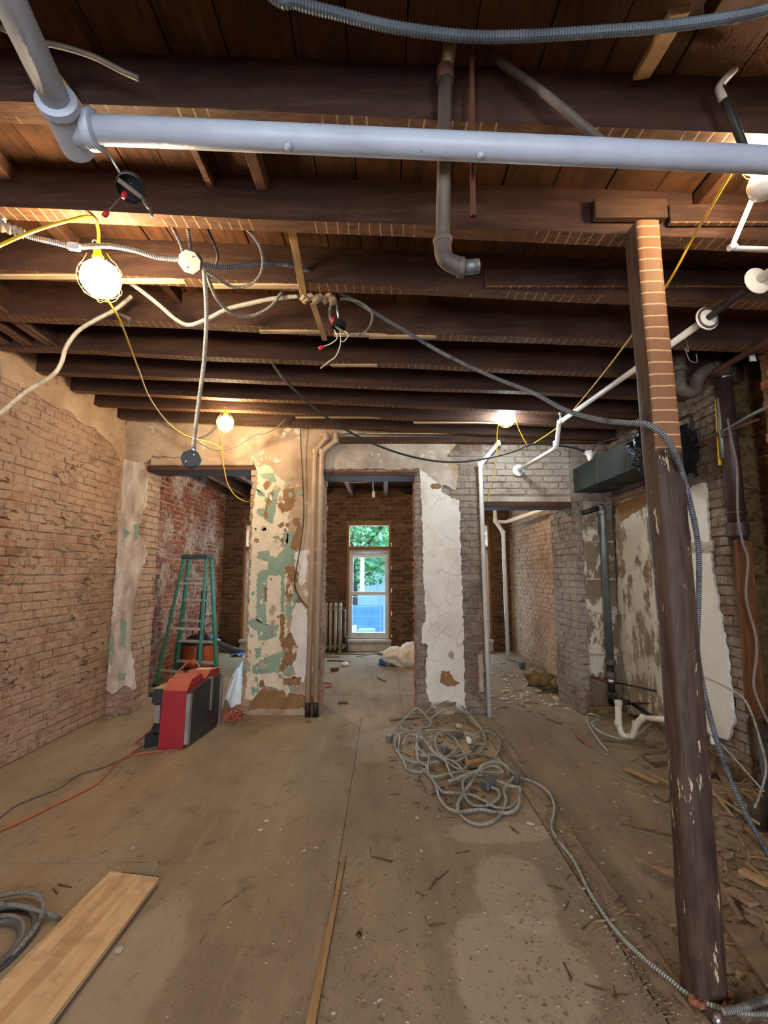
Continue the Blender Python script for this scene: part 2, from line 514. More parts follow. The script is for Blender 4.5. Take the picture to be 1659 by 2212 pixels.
M_PVC = mk('pvc', [(.3, '#c2b9a4'), (.7, '#d3cbb8')], 4, rough=.4, bump=.1, dirt='#8a7d66', dscale=8, dlo=.56, dhi=.66)

def armored(name, c1, c2, pitch=.007, rough=.5, metal=.25):
    t = NT(name)
    uv = t.n('ShaderNodeTexCoord').outputs['UV']
    u, v = t.sep(uv)[:2]
    ph = t.math('ADD', t.math('DIVIDE', v, pitch), u)
    w = t.math('SINE', t.math('MULTIPLY', ph, 2 * PI))
    c = t.mix(t.step(w, -.8, .3), c1, c2)
    c = t.mix(t.step(t.noise(t.pos(), 9, 4), .5, .7), c, c1)
    t.bump(w, .8, .002)
    return t.done(c, rough, metal)
M_BX = armored('armored_cable', '#55524b', '#a5a196')
M_BXL = armored('armored_cable_pale', '#958d7e', '#d6cdbc')
M_BXD = armored('armored_cable_dark', '#43454a', '#878a8e', .009)
M_BXP = armored('armored_cable_dusty', '#7b786d', '#b9b7aa', .010, .55, .3)
M_CABLE = mk('black_cable', [(.3, '#221d1b'), (.7, '#352e2a')], 8, rough=.6, bump=.1)
M_GCABLE = mk('grey_cable', [(.3, '#5d564d'), (.7, '#756c60')], 8, rough=.7, bump=.1)
M_YEL = mk('yellow_cord', [(.3, '#c99a16'), (.7, '#e0b32a')], 8, rough=.5, bump=.05)
M_YEL2 = mk('yellow_plastic', [(.3, '#d9a310'), (.7, '#efbd1e')], 8, rough=.4, bump=.05)
M_ORC = mk('orange_cord', [(.3, '#a8452a'), (.7, '#c2593a')], 8, rough=.55, bump=.05)
M_RNUT = mk('red_nut', '#c8262a', rough=.4, bump=0)
M_BLACK = mk('black_box', [(.3, '#0f1516'), (.7, '#1b2426')], 9, rough=.5, bump=.2, dirt='#a09888', dscale=22, dlo=.68, dhi=.71)
M_BPLAS = mk('black_plastic', [(.3, '#16171a'), (.7, '#222428')], 5, rough=.45, bump=.1)
M_DGREY = mk('dark_grey_panel', [(.3, '#2b2c2d'), (.6, '#3a3a39'), (.8, '#4a4741')], 4, rough=.6, bump=.15)
M_RED = mk('red_plastic', [(.3, '#8c1420'), (.7, '#a01c28')], 4, rough=.42, bump=.1, dirt='#b0664e', dscale=4, dlo=.66, dhi=.8)
M_REDT = mk('red_plastic_dusty', [(.3, '#a8523e'), (.7, '#b8604a')], 4, rough=.6, bump=.1)
M_GREYT = mk('grey_trim', [(.3, '#77746f'), (.7, '#94908a')], 5, rough=.5, metal=.2, bump=.2)
M_DUST = mk('dusty_top', [(.3, '#9a8a68'), (.7, '#b3a37e')], 6, rough=.9, bump=.2)
M_FIBER = mk('green_fibreglass', [(.3, '#1d5e45'), (.7, '#2b7557')], 6, rough=.45, bump=.1, dirt='#a9b3a4', dscale=14, dlo=.66, dhi=.7)
M_ALU = mk('ladder_aluminium', [(.3, '#a39c90'), (.7, '#bab3a8')], 6, rough=.45, metal=.4, bump=.1)
M_CAP = mk('ladder_cap', [(.3, '#25302c'), (.7, '#38453f')], 9, rough=.6, bump=.2, dirt='#8f9a94', dscale=24, dlo=.62, dhi=.66)
M_ORG = mk('orange_drum', [(.3, '#a2481a'), (.7, '#b85a24')], 4, rough=.5, bump=.15, dirt='#7d4a2a', dscale=4, dlo=.5, dhi=.7)
M_HOSE = mk('black_hose', [(.3, '#2c2c2a'), (.7, '#3c3c38')], 9, rough=.65, bump=.2)
M_SACK = mk('sack_white', [(.3, '#c6baa6'), (.7, '#d9d0bf')], 4, rough=.85, bump=.5, bscale=22, bdist=.01)
M_BLUE = mk('blue_fabric', [(.3, '#27487c'), (.7, '#34599a')], 6, rough=.8, bump=.2)
M_RAD = mk('radiator_paint', [(.3, '#8f7f69'), (.7, '#a6957d')], 5, rough=.6, metal=0.0, bump=.15)
M_STONE = mk('sill_stone', [(.3, '#9c9382'), (.7, '#b8ae9c')], 5, rough=.85, bump=.3)
M_WFR = mk('window_frame_paint', [(.3, '#b5b3ae'), (.7, '#cac8c3')], 5, rough=.5, bump=.1)
M_DUCT = mk('duct_metal', [(.3, '#272f2c'), (.6, '#323b36'), (.8, '#424843')], 3, rough=.55, metal=.3, bump=.15, dirt='#6d6a58', dscale=3, dlo=.58, dhi=.7)
M_POLY = mk('black_poly_film', [(.3, '#0b0c0e'), (.7, '#17191c')], 5, rough=.18, bump=.6, bscale=25, bdist=.02, spec=.6)
M_CER = mk('ceramic_white', '#e4e0d8', rough=.3, bump=0)
M_BRASS = mk('brass', [(.3, '#5e5138'), (.7, '#7d6c48')], 6, rough=.5, metal=.4, bump=.1)
M_RUBBLE = mk('plaster_rubble', [(.3, '#9c9080'), (.7, '#c4bba9')], 14, rough=.95, bump=.4)
M_RUBBLE_D = mk('brown_rubble', [(.3, '#5f4a36'), (.7, '#8a6f52')], 14, rough=.95, bump=.4)
M_CHIP = mk('brick_chip', [(.3, '#7d4b32'), (.7, '#9c6040')], 14, rough=.95, bump=.4)
M_DKWOOD = mk('splinter_dark', [(.3, '#42301f'), (.7, '#6b5238')], 14, rough=.9, bump=.3, stretch=(2, 2, 2))
M_PAPER = mk('paper_label', [(.3, '#c9bd9f'), (.7, '#ddd3b8')], 8, rough=.8, bump=0)
# ================================================================== the setting
YB = 5.13            # front of the pier wall
YBK = 5.48           # its back
YF = 9.10            # far wall with the windows
XL, XR = -2.95, 2.55
OPEN = [(-2.68, -1.50, 2.675), (-0.68, 0.345, 2.61), (1.11, 2.10, 2.27)]    # x0, x1, lintel height

def pt_in(poly, p):
    x, y = p; c = False; j = len(poly) - 1
    for i in range(len(poly)):
        xi, yi = poly[i]; xj, yj = poly[j]
        if (yi > y) != (yj > y) and x < (xj - xi) * (y - yi) / (yj - yi) + xi: c = not c
        j = i
    return c

def ragged(poly, seg=.05, jag=.012, rng=random):
    out = []
    for (a, b), (c, d) in zip(poly, poly[1:] + poly[:1]):
        L = math.hypot(c - a, d - b); n = max(1, int(L / seg))
        for i in range(n):
            t = i / n
            j = jag if L > seg * .6 else jag * .3
            out.append((a + (c - a) * t + rng.uniform(-j, j), b + (d - b) * t + rng.uniform(-j, j)))
    return out

def through_opening(p):
    """is a point of the far room in sight through one of the three openings"""
    if p.y <= YBK: return True
    ok = False
    for (x0, x1, h) in OPEN:
        a = True
        for yy in (YB, YBK):
            t = yy / p.y; x = p.x * t; z = CAM_H + (p.z - CAM_H) * t
            if not (x0 - .03 < x < x1 + .03 and -.02 < z < h + .03): a = False
        ok = ok or a
    return ok

BRICK_MESH = {}
def brick_mesh(kind, mat, rng):
    key = (kind, mat.name, rng.randrange(7))
    if key in BRICK_MESH: return BRICK_MESH[key]
    L = {'s': .203, 'h': .098}[kind]; h = .063; r2 = random.Random(str(key))
    m = brick_mb(MB(), lambda u, v, d: (u, v, d), -L / 2, L / 2, -h / 2, h / 2, -.02, 0.0, r2)
    BRICK_MESH[key] = m.mesh('brick', mat)
    return BRICK_MESH[key]

def brick_mb(mb, to3, u0, u1, v0, v1, d0, d1, r):
    n = len(mb.v); j = .0035; c = .006
    outer = [(u0, v0), (u1, v0), (u1, v1), (u0, v1)]
    o2 = [(u + r.uniform(-j, j), v + r.uniform(-j, j)) for u, v in outer]
    inn = [(u0 + c, v0 + c), (u1 - c, v0 + c), (u1 - c, v1 - c), (u0 + c, v1 - c)]
    mb.v += [tuple(to3(u, v, d0)) for u, v in outer]
    mb.v += [tuple(to3(u, v, d1 - .006 + r.uniform(-.002, .001))) for u, v in o2]
    mb.v += [tuple(to3(u + r.uniform(-j, j), v + r.uniform(-j, j), d1 + r.uniform(-.002, .002))) for u, v in inn]
    for k in (0, 4):
        for i in range(4):
            q = (i + 1) % 4
            mb.face((n + k + i, n + k + q, n + k + 4 + q, n + k + 4 + i))
    mb.face((n + 8, n + 9, n + 10, n + 11))
    return mb

class Bricks:
    """bricks of one wall: the 300 that show largest are parts, the others one part"""
    def __init__(s, parent, seed):
        s.parent = parent; s.r = random.Random(seed); s.c = []
    def plane(s, to3, axes, u0, u1, v0, v1, mat, holes=(), cover=(), course=.0735, L=.213, vis=None, off=0.0):
        r = s.r; row = int(math.floor(v0 / course))
        while row * course < v1:
            a = max(row * course + .005, v0); b = min((row + 1) * course - .005, v1)
            if b - a > .02:
                header = row % 6 == 3
                st = (L / 2 if header else L)
                u = -20 * L + (row % 2) * (st / 2) + off + r.uniform(-.01, .01)
                k = int((u0 - u) / st) - 1
                u += k * st
                while u < u1:
                    x0 = max(u + .005, u0); x1 = min(u + st - .005, u1)
                    u += st
                    if x1 - x0 < .03: continue
                    uc, vc = (x0 + x1) / 2, (a + b) / 2
                    if any(h[0] < uc < h[1] and h[2] < vc < h[3] for h in holes): continue
                    cor = [(x0, a), (x1, a), (x1, b), (x0, b), (uc, vc)]
                    if any(all(pt_in(pl, q) for q in cor) for pl in cover): continue
                    ps = [proj(to3(q[0], q[1], 0)) for q in cor]
                    A = 0; inside = False
                    if all(ps):
                        inside = any(-5 < q[0] < 1665 and -5 < q[1] < 2217 for q in ps)
                        A = .5 * abs((ps[2][0] - ps[0][0]) * (ps[3][1] - ps[1][1]) - (ps[3][0] - ps[1][0]) * (ps[2][1] - ps[0][1]))
                    if not inside: A = 0
                    if vis and not vis(to3(uc, vc, 0)): A = 0
                    s.c.append((A, x0, x1, a, b, to3, axes, mat, 'h' if header else 's'))
            row += 1
    def finish(s, limit=300, keep_hidden=True):
        s.c.sort(key=lambda q: -q[0]); rest = {}
        for i, (A, x0, x1, a, b, to3, axes, mat, kind) in enumerate(s.c):
            d = s.r.uniform(-.007, .007)
            if i < limit and A > 40:
                o = bpy.data.objects.new('brick', brick_mesh(kind, mat, s.r))
                w = {'s': .203, 'h': .098}[kind]
                rot = Matrix((axes[0], axes[1], axes[2])).transposed()
                tilt = Matrix.Rotation(s.r.uniform(-.02, .02), 3, 'Z')
                sc = Matrix.Diagonal(Vector(((x1 - x0) / w, (b - a) / .063, 1)))
                o.matrix_basis = Matrix.Translation(to3((x0 + x1) / 2, (a + b) / 2, d)) @ (rot @ tilt @ sc).to_4x4()
                COL.objects.link(o); adopt(o, s.parent)
            elif A > 0 or keep_hidden:
                brick_mb(rest.setdefault(mat.name, (MB(), mat))[0], to3, x0, x1, a, b, d - .02, d, s.r)
        for mb, mat in rest.values():
            mb.build('brickwork', mat, s.parent, kind='stuff')

def pl_y(y): return lambda u, v, d: Vector((u, y - d, v))                   # faces the camera
def pl_left(x): return lambda u, v, d: Vector((x + d, u, v))                # faces +x, u = y
def pl_right(x): return lambda u, v, d: Vector((x - d, -u, v))              # faces -x, u = -y
AX_Y = (Vector((1, 0, 0)), Vector((0, 0, 1)), Vector((0, -1, 0)))
AX_L = (Vector((0, 1, 0)), Vector((0, 0, 1)), Vector((1, 0, 0)))
AX_R = (Vector((0, -1, 0)), Vector((0, 0, 1)), Vector((-1, 0, 0)))
REC = .010    # mortar recess behind brick faces

# ------------------------------------------------------------------ floor
def floor_mat(name, right=False):
    t = NT(name); p = t.pos()
    base = t.ramp(t.noise(t.mapv(p, (1, .45, 1)), 1.7, 7, .62), [(.3, '#7b6a56'), (.5, '#8e7d67'), (.7, '#a08e77')])
    streak = t.noise(t.mapv(p, (7, .7, 1), (0, 0, .16)), 2.0, 7, .68)
    base = t.mix(t.math('MULTIPLY', t.step(streak, .48, .72), .30), base, '#ab997f')
    dirt = t.noise(p, 5.5, 8, .72)
    base = t.mix(t.math('MULTIPLY', t.step(dirt, .55, .70), .6), base, '#5e4b37')
    fine = t.noise(p, 48, 6, .7)
    base = t.mix(t.math('MULTIPLY', t.step(fine, .58, .68), .6), base, '#4a3928')
    if not right:
        # scuffed-clean patches with their own outline in the dust
        x, y = t.sep(p)[:2]
        wob = t.math('MULTIPLY', t.math('SUBTRACT', t.noise(p, 4.5, 5), .5), .34)
        for (cx, cy, rx, ry, k) in ((.52, 1.98, .30, .34, .6), (.66, 2.9, .34, .13, .5), (.72, 1.45, .34, .22, .6), (.3, 4.3, .7, .5, .35), (-.95, 1.9, .16, .5, .35), (.62, 2.42, .2, .3, .55)):
            dx = t.math('DIVIDE', t.math('SUBTRACT', x, cx), rx); dy = t.math('DIVIDE', t.math('SUBTRACT', y, cy), ry)
            d = t.math('SQRT', t.math('ADD', t.math('MULTIPLY', dx, dx), t.math('MULTIPLY', dy, dy)))
            k2 = t.math('SUBTRACT', 1.0, t.step(t.math('ADD', d, t.math('MULTIPLY', wob, 2.0)), .8, 1.0))
            base = t.mix(t.math('MULTIPLY', k2, k), base, '#b3a28d')
    else:
        base = t.mix(.35, base, '#6a543d')
    t.bump(t.math('ADD', t.noise(p, 30, 6, .7), t.math('MULTIPLY', fine, .6)), .55 if right else .3, .012 if right else .006)
    return t.done(base, .93, 0, .15)
M_FLOOR = floor_mat('floor_dusty_plywood'); M_FLOOR_R = floor_mat('floor_dirt', True)
M_STRIP = mk('floor_strip', [(.3, '#77634c'), (.6, '#937d63'), (.8, '#6b563f')], 5, detail=7, rough=.95, bump=.5, bscale=30, stretch=(6, 1, 1))
M_UNDER = mk('floor_dark', '#2e241b', rough=1, bump=.3)
floor = MB().box(-3.3, .955, -3.6, 9.3, -.12, -.022).box(.955, 1.125, -3.6, 9.3, -.12, -.035).box(.955, 3.1, 5.6, 9.3, -.12, -.03).build('floor', M_UNDER)
structure(floor, 'dusty plywood and bare plank floor of the gutted room')
rng = random.Random(3)
ys = [-3.5, -1.2, .55, 2.62, 5.06, 5.9, 7.6, 9.09]
for yi in range(len(ys) - 1):
    xs = [-2.965, -1.48, -.235, .952] if ys[yi] < 5.0 else [-3.165, -1.2, .2, .952]
    for xi in range(len(xs) - 1):
        h = rng.uniform(-.0015, .0015)
        MB().box(xs[xi] + .0015, xs[xi + 1] - .0015, ys[yi] + .0015, ys[yi + 1] - .0015, -.022, h).build('plywood_sheet', M_FLOOR, floor)
mb = MB(); mb.box(.962, 1.098, -3.5, 4.4, -.035, -.006); mb.build('floor_board', M_STRIP, floor)
HOLES = [(2.33, 3.93, .22, .17), (2.46, 3.60, .13, .13), (2.40, 3.05, .22, .22)]
def floor_r_z(x, y):
    z = -.008 + .018 * mnoise.noise(Vector((x * 3, y * 3, 1.3))) + .010 * mnoise.noise(Vector((x * 11, y * 11, 4)))
    if x < 1.25: z -= .014
    z += .05 * max(0, (x - 2.05) / .5) * (1 if y < 4.9 else .4)
    for (cx, cy, rx, ry) in HOLES:
        d = math.hypot((x - cx) / rx, (y - cy) / ry) + .35 * mnoise.noise(Vector((x * 9, y * 9, 0)))
        if d < 1: z -= .42 * min(1, (1 - d) * 4)
    return z
mb = MB(); nx, ny = 48, 190; x0, x1, y0, y1 = 1.10, 2.86, -3.5, 9.09
for j in range(ny + 1):
    for i in range(nx + 1):
        x = x0 + (x1 - x0) * i / nx; y = y0 + (y1 - y0) * j / ny
        mb.v.append((x, y, floor_r_z(x, y)))
for j in range(ny):
    for i in range(nx):
        k = j * (nx + 1) + i; mb.face((k, k + 1, k + nx + 2, k + nx + 1))
mb.build('dirt_floor', M_FLOOR_R, floor, smooth=True)
mb = MB().box(1.125, 3.1, -3.6, 5.6, -.6, -.55); mb.build('floor_void', M_UNDER, floor)
mb = MB()   # far room on the right of the seam
for k in range(3): mb.box(.955, 1.10, 4.4 + k * 1.56, 5.955 + k * 1.56, -.035, -.004)
mb.build('floor_strip', M_FLOOR, floor)

# ------------------------------------------------------------------ left wall
wl = MB().box(XL - .3, XL - REC, -3.6, YB + .02, 0, 3.4).build('wall_left', MORT_L)
structure(wl, 'long left wall of washed tan brick with smeared mortar')
to = pl_left(XL)
smear = [(0, 730), (0, 812), (22, 824), (69, 846), (117, 882), (150, 890), (172, 914), (198, 922), (222, 946), (240, 960), (256, 985), (262, 1020), (254, 1085), (252, 1180), (262, 1185), (276, 1060), (280, 940), (268, 880), (200, 820), (100, 745)]
smear2 = [(P(a, b, x=XL).y, P(a, b, x=XL).z) for a, b in smear]
smear2 = [(min(u, YB - .005), min(v, 3.36)) for u, v in smear2]
bl = Bricks(wl, 11)
bl.plane(to, AX_L, 2.2, YB, .0, 3.3, B_LEFT, cover=[smear2])
bl.plane(to, AX_L, -3.5, 2.2, .0, 3.3, B_LEFT)
bl.finish(300)
MB().prism(ragged(smear2, .05, .014, rng), to, -.012, .010).build('plaster_skim', PL_SMEAR, wl)
for k in range(110):       # blobs of mortar squeezed over the brick faces
    u, v = rng.uniform(2.9, 5.05), rng.uniform(.15, 2.8); w, h = rng.uniform(.03, .13), rng.uniform(.015, .05)
    poly = ragged([(u + w * math.cos(a) * rng.uniform(.7, 1.2), v + h * math.sin(a) * rng.uniform(.7, 1.2)) for a in [i * PI / 5 for i in range(10)]], .03, .006, rng)
    MB().prism(poly, to, -.01, .006 + rng.uniform(0, .004)).build('mortar_smear', MORT_L, wl)

# ------------------------------------------------------------------ pier wall with three openings
mb = MB()
TOPB = 3.28
for (x0, x1, z0, z1) in ((XL - .05, OPEN[0][0] - REC, 0, TOPB), (OPEN[0][0] - REC, OPEN[0][1] + REC, OPEN[0][2], TOPB), (OPEN[0][1] + REC, OPEN[1][0] - REC, 0, TOPB),
                         (OPEN[1][0] - REC, OPEN[1][1] + REC, OPEN[1][2], TOPB), (OPEN[1][1] + REC, OPEN[2][0] - REC, 0, TOPB), (OPEN[2][0] - REC, OPEN[2][1] + REC, OPEN[2][2], TOPB), (OPEN[2][1] + REC, 2.9, 0, TOPB)):
    mb.box(x0, x1, YB + REC, YBK, z0, z1)
wb = mb.build('wall_back', MORT_G)
structure(wb, 'pier wall with three openings, patchy plaster over old brick')
TB = pl_y(YB)
def pb(px, py):
    q = P(px, py, y=YB); return (q.x, max(q.z, .0))
def zA(zx, zy): return pb(500 + zx / 3.568, 960 + zy / 3.568)       # positions read off a close view of the left pier
def zB(zx, zy): return pb(620 + zx / 3.16, 880 + zy / 3.16)         # and of the right pier
head = [(XL, 3.25)] + [pb(a, b) for a, b in ((268, 992), (300, 1000), (318, 998), (332, 985), (420, 992), (545, 998), (556, 1012), (600, 1030), (640, 1040), (690, 1016), (702, 1014), (800, 1013), (900, 1014), (930, 1002), (955, 1040), (985, 1062), (990, 1010), (965, 985), (985, 962), (1000, 936))] + [(.86, 3.25)]
nib = [pb(a, b) for a, b in ((268, 985), (262, 1040), (256, 1130), (248, 1250), (240, 1350), (232, 1440), (226, 1488), (245, 1500), (270, 1480), (292, 1492), (285, 1400), (288, 1320), (300, 1250), (318, 1190), (300, 1150), (316, 1080), (318, 1040), (312, 1000), (330, 985))]
nib = [(max(u, XL + .004), v) for u, v in nib]
scr = [pb(a, b) for a, b in ((553, 1005), (548, 1100), (545, 1200), (541, 1300), (537, 1400), (531, 1480), (528, 1512), (545, 1512), (558, 1486), (575, 1478), (600, 1490), (640, 1498), (664, 1502), (690, 1500), (693, 1300), (696, 1150), (697, 1010))]
cream = [zA(*q) for q in ((195, 175), (300, 165), (345, 240), (425, 300), (395, 325), (490, 430), (470, 520), (440, 560), (440, 900), (420, 1230), (440, 1560), (400, 1780), (540, 1800), (520, 1870), (400, 1890), (330, 1880), (250, 1850), (200, 1930), (150, 1965), (112, 1960), (125, 1700), (135, 1350), (150, 900), (168, 500), (205, 300))]
white_r = [[zA(*q) for q in ((490, 830), (580, 812), (588, 960), (570, 1070), (530, 1085), (500, 1000))],
           [zA(*q) for q in ((440, 1235), (520, 1218), (588, 1275), (585, 1480), (577, 1790), (555, 1830), (500, 1780), (470, 1690), (510, 1600), (470, 1470), (442, 1430), (470, 1350))]]
green = [((200, 830), (290, 815), (300, 860), (340, 870), (415, 800), (430, 690), (480, 680), (480, 920), (425, 930), (415, 1010), (385, 1015), (280, 1010), (275, 1100), (265, 1200), (275, 1390), (190, 1350), (200, 1000), (230, 975), (280, 960), (285, 900), (200, 880)),
         ((140, 1350), (190, 1340), (270, 1390), (370, 1390), (370, 1460), (300, 1500), (210, 1510), (200, 1440), (140, 1400)),
         ((385, 1015), (412, 1015), (410, 1290), (380, 1300)),
         ((170, 1700), (260, 1640), (380, 1600), (385, 1750), (280, 1765), (180, 1770), (165, 1740)),
         ((195, 340), (250, 360), (270, 420), (340, 320), (380, 340), (345, 480), (320, 610), (290, 600), (200, 530), (205, 490), (265, 500), (260, 400), (200, 390)),
         ((210, 230), (330, 220), (345, 290), (300, 290)), ((320, 715), (440, 670), (440, 770), (370, 740)),
         ((430, 1600), (410, 1640), (440, 1660), (460, 1690), (455, 1770), (405, 1780), (400, 1750), (430, 1740)),
         ((410, 1860), (500, 1850), (490, 1895), (420, 1895)), ((420, 1240), (475, 1250), (470, 1350), (415, 1350)),
         ((150, 1880), (210, 1840), (215, 1900), (170, 1930)), ((180, 1570), (230, 1560), (225, 1640), (185, 1650))]
brown = [((405, 340), (480, 335), (495, 430), (470, 500), (400, 530), (360, 490), (360, 455), (400, 440)), ((290, 380), (340, 355), (300, 460), (275, 510), (262, 480)),
         ((470, 560), (520, 570), (540, 640), (530, 780), (490, 825), (455, 800), (470, 720), (510, 640), (470, 600)), ((350, 630), (400, 600), (420, 630), (370, 645)),
         ((415, 940), (490, 940), (520, 990), (510, 1060), (460, 1060), (415, 1000)), ((430, 1080), (480, 1080), (510, 1150), (560, 1220), (440, 1210), (415, 1150)),
         ((380, 1310), (410, 1300), (410, 1500), (440, 1445), (470, 1460), (510, 1560), (500, 1640), (470, 1690), (420, 1700), (400, 1760), (370, 1740), (400, 1600), (375, 1500)),
         ((400, 1800), (540, 1790), (530, 1850), (400, 1860)), ((250, 1100), (280, 1110), (276, 1210), (262, 1210))]
whitep = [zB(*q) for q in ((905, 392), (1000, 402), (1010, 490), (1060, 520), (1050, 580), (1130, 620), (1175, 640), (1185, 1000), (1200, 1400), (1205, 1700), (1217, 2060), (1160, 2062), (1150, 2005), (1060, 2000), (1000, 2050), (960, 1980), (945, 1850), (960, 1620), (915, 1600), (920, 1490), (950, 1450), (935, 1250), (925, 900), (915, 600))]
bot2 = [zB(*q) for q in ((1005, 2045), (1060, 2002), (1150, 2006), (1158, 2050), (1140, 2110), (1020, 2120))]
bb = Bricks(wb, 21)
cov = [head, nib, scr, whitep]
bb.plane(TB, AX_Y, XL, OPEN[0][0], 0, 3.2, B_LEFT, cover=cov)
bb.plane(TB, AX_Y, OPEN[0][0], OPEN[0][1], OPEN[0][2], 3.2, B_LEFT, cover=cov)
bb.plane(TB, AX_Y, OPEN[0][1], OPEN[1][0], 0, 3.2, B_LEFT, cover=cov, off=.07)
bb.plane(TB, AX_Y, OPEN[1][0], OPEN[1][1], OPEN[1][2], 3.2, B_GREY, cover=cov)
bb.plane(TB, AX_Y, OPEN[1][1], OPEN[2][0], 0, 3.2, B_GREY, cover=cov, off=.1)
bb.plane(TB, AX_Y, OPEN[2][0], OPEN[2][1], OPEN[2][2] + .06, 3.2, B_PALE, off=.1)
bb.plane(TB, AX_Y, OPEN[2][1], 2.56, 2.27, 3.2, B_GREY, holes=((2.13, 2.6, 2.36, 2.68),))
bb.plane(TB, AX_Y, OPEN[2][1], 2.22, 0, 2.27, B_GREY, off=.04)
bb.plane(pl_left(OPEN[0][0]), AX_L, YB + .012, YBK, 0, OPEN[0][2], B_LEFT)
bb.plane(pl_left(OPEN[1][0]), AX_L, YB + .012, YBK, 0, OPEN[1][2], B_LEFT)
bb.plane(pl_right(OPEN[1][1]), AX_R, -YBK, -YB - .012, 0, OPEN[1][2], B_RED)
bb.plane(pl_right(OPEN[2][1]), AX_R, -YBK - .34, -YB - .012, 0, OPEN[2][2], B_GREY)
bb.finish(300)
MB().box(OPEN[2][1] + REC, 2.9, YBK - .01, YBK + .34, 0, 3.2).build('return_pier', MORT_G, wb)
def sheet(poly, mat, name, d1, to3=TB, par=wb, seg=.03, jag=.011, d0=-.011):
    return MB().prism(ragged(poly, seg, jag, rng), to3, d0, d1).build(name, mat, par)
sheet(head, PL_TAN, 'plaster_coat', .013); sheet(nib, PL_NIB, 'plaster_coat', .012); sheet(scr, PL_TAN, 'plaster_coat', .011)
sheet([pb(a, b) for a, b in ((715, 940), (990, 944), (965, 985), (985, 1060), (940, 1040), (905, 1012), (712, 1010))], PL_GREY, 'plaster_coat', .0145, d0=.012)
sheet(cream, PL_CREAM, 'paint_layer', .0135, d0=.010)
for w in white_r: sheet(w, PL_WHITE, 'paint_layer', .0137, d0=.010)
for g in green: sheet([zA(*q) for q in g], PL_GREEN, 'paint_layer', .0145, jag=.010, seg=.018, d0=.012)
for g in brown: sheet([zA(*q) for q in g], PL_BROWN, 'paint_layer', .0155, jag=.009, seg=.018, d0=.012)
for k in range(75):      # small chips where one coat shows through another
    u, v = rng.uniform(-1.46, -.92), rng.uniform(.25, 2.55); s = rng.uniform(.008, .035)
    sheet([(u + s * math.cos(a) * rng.uniform(.5, 1.4), v + s * 1.5 * math.sin(a) * rng.uniform(.5, 1.4)) for a in [i * PI / 4 for i in range(8)]], rng.choice((PL_CREAM, PL_CREAM, PL_BROWN, PL_TAN, PL_GREEN)), 'paint_chip', .0165 + .0003 * (k % 5), jag=.004, seg=.015, d0=.012)
sheet(whitep, PL_WHITE, 'plaster_coat', .014, seg=.025, jag=.011); sheet(bot2, PL_TAN, 'plaster_coat', .006)
sheet([zB(*q) for q in ((985, 520), (1030, 515), (1062, 540), (1040, 560), (990, 562), (975, 545))], PL_BROWN, 'broken_patch', .016, seg=.02, d0=.012)
sheet([zB(*q) for q in ((1050, 1790), (1110, 1800), (1130, 1840), (1180, 1885), (1090, 1905), (1045, 1870))], PL_BROWN, 'broken_patch', .016, seg=.02, d0=.012)
sheet([zB(*q) for q in ((1100, 1670), (1120, 1655), (1142, 1690), (1130, 1720), (1100, 1700))], PL_TAN, 'broken_patch', .016, seg=.02, d0=.012)
sheet([zB(*q) for q in ((1305, 1690), (1342, 1690), (1342, 1940), (1310, 1940))], PL_GREY, 'plaster_patch', .012, seg=.04)
for q in (((262, 1335), (275, 1340), (272, 1400), (262, 1390)), ((236, 1370), (247, 1372), (243, 1440), (234, 1430)), ((290, 1135), (302, 1130), (300, 1165), (292, 1170)), ((268, 1140), (282, 1150), (270, 1166)), ((255, 1455), (275, 1452), (272, 1470), (256, 1470))):
    sheet([(max(u, XL + .004), v) for u, v in [pb(*s) for s in q]], PL_GREEN, 'paint_layer', .0135, jag=.006, seg=.03, d0=.010)
sheet([pb(a, b) for a, b in ((560, 1488), (600, 1494), (660, 1503), (688, 1505), (686, 1545), (535, 1545), (540, 1515))], PL_BROWN, 'plaster_base', .006)
sheet([pb(a, b) for a, b in ((538, 1535), (565, 1528), (620, 1532), (655, 1528), (660, 1552), (535, 1552))], PL_TAN, 'plaster_base', .02)
# lintels
MB().bevbox((-2.06, YB + .165, OPEN[0][2] - .012), (1.24, .34, .05), .006).build('lintel', W_RED, wb)
MB().bevbox((-2.05, YB - .01, OPEN[0][2] + .055), (1.16, .05, .085), .008).build('lintel', PL_TAN, wb)
MB().bevbox((-.165, YB + .16, OPEN[1][2] - .012), (1.07, .34, .05), .006).build('lintel', W_RED, wb)
MB().bevbox((1.62, YB + .17, OPEN[2][2] - .02), (1.12, .34, .05), .006).build('lintel', W_RED, wb)
MB().bevbox((1.6, YB + .16, OPEN[2][2] + .035), (.99, .33, .06), .006).build('lintel', PL_GREY, wb)
# plaster face beside the right opening
fp = [(2.2, .09), (2.2, 2.05), (2.24, 2.12), (2.33, 2.1), (2.44, 2.06), (2.535, 2.1), (2.535, .09)]
sheet(fp, PL_FLAKE, 'plaster_coat', .014)
for zz in (.62, 1.05, 1.42, 1.83): MB().bevbox((2.37, YB - .018, zz), (.33, .012, .022), .003).build('plaster_ridge', PL_TAN, wb)
MB().bevbox((2.36, YB - .05, .04), (.42, .1, .13), .012).build('base_block', MORT_D, wb)

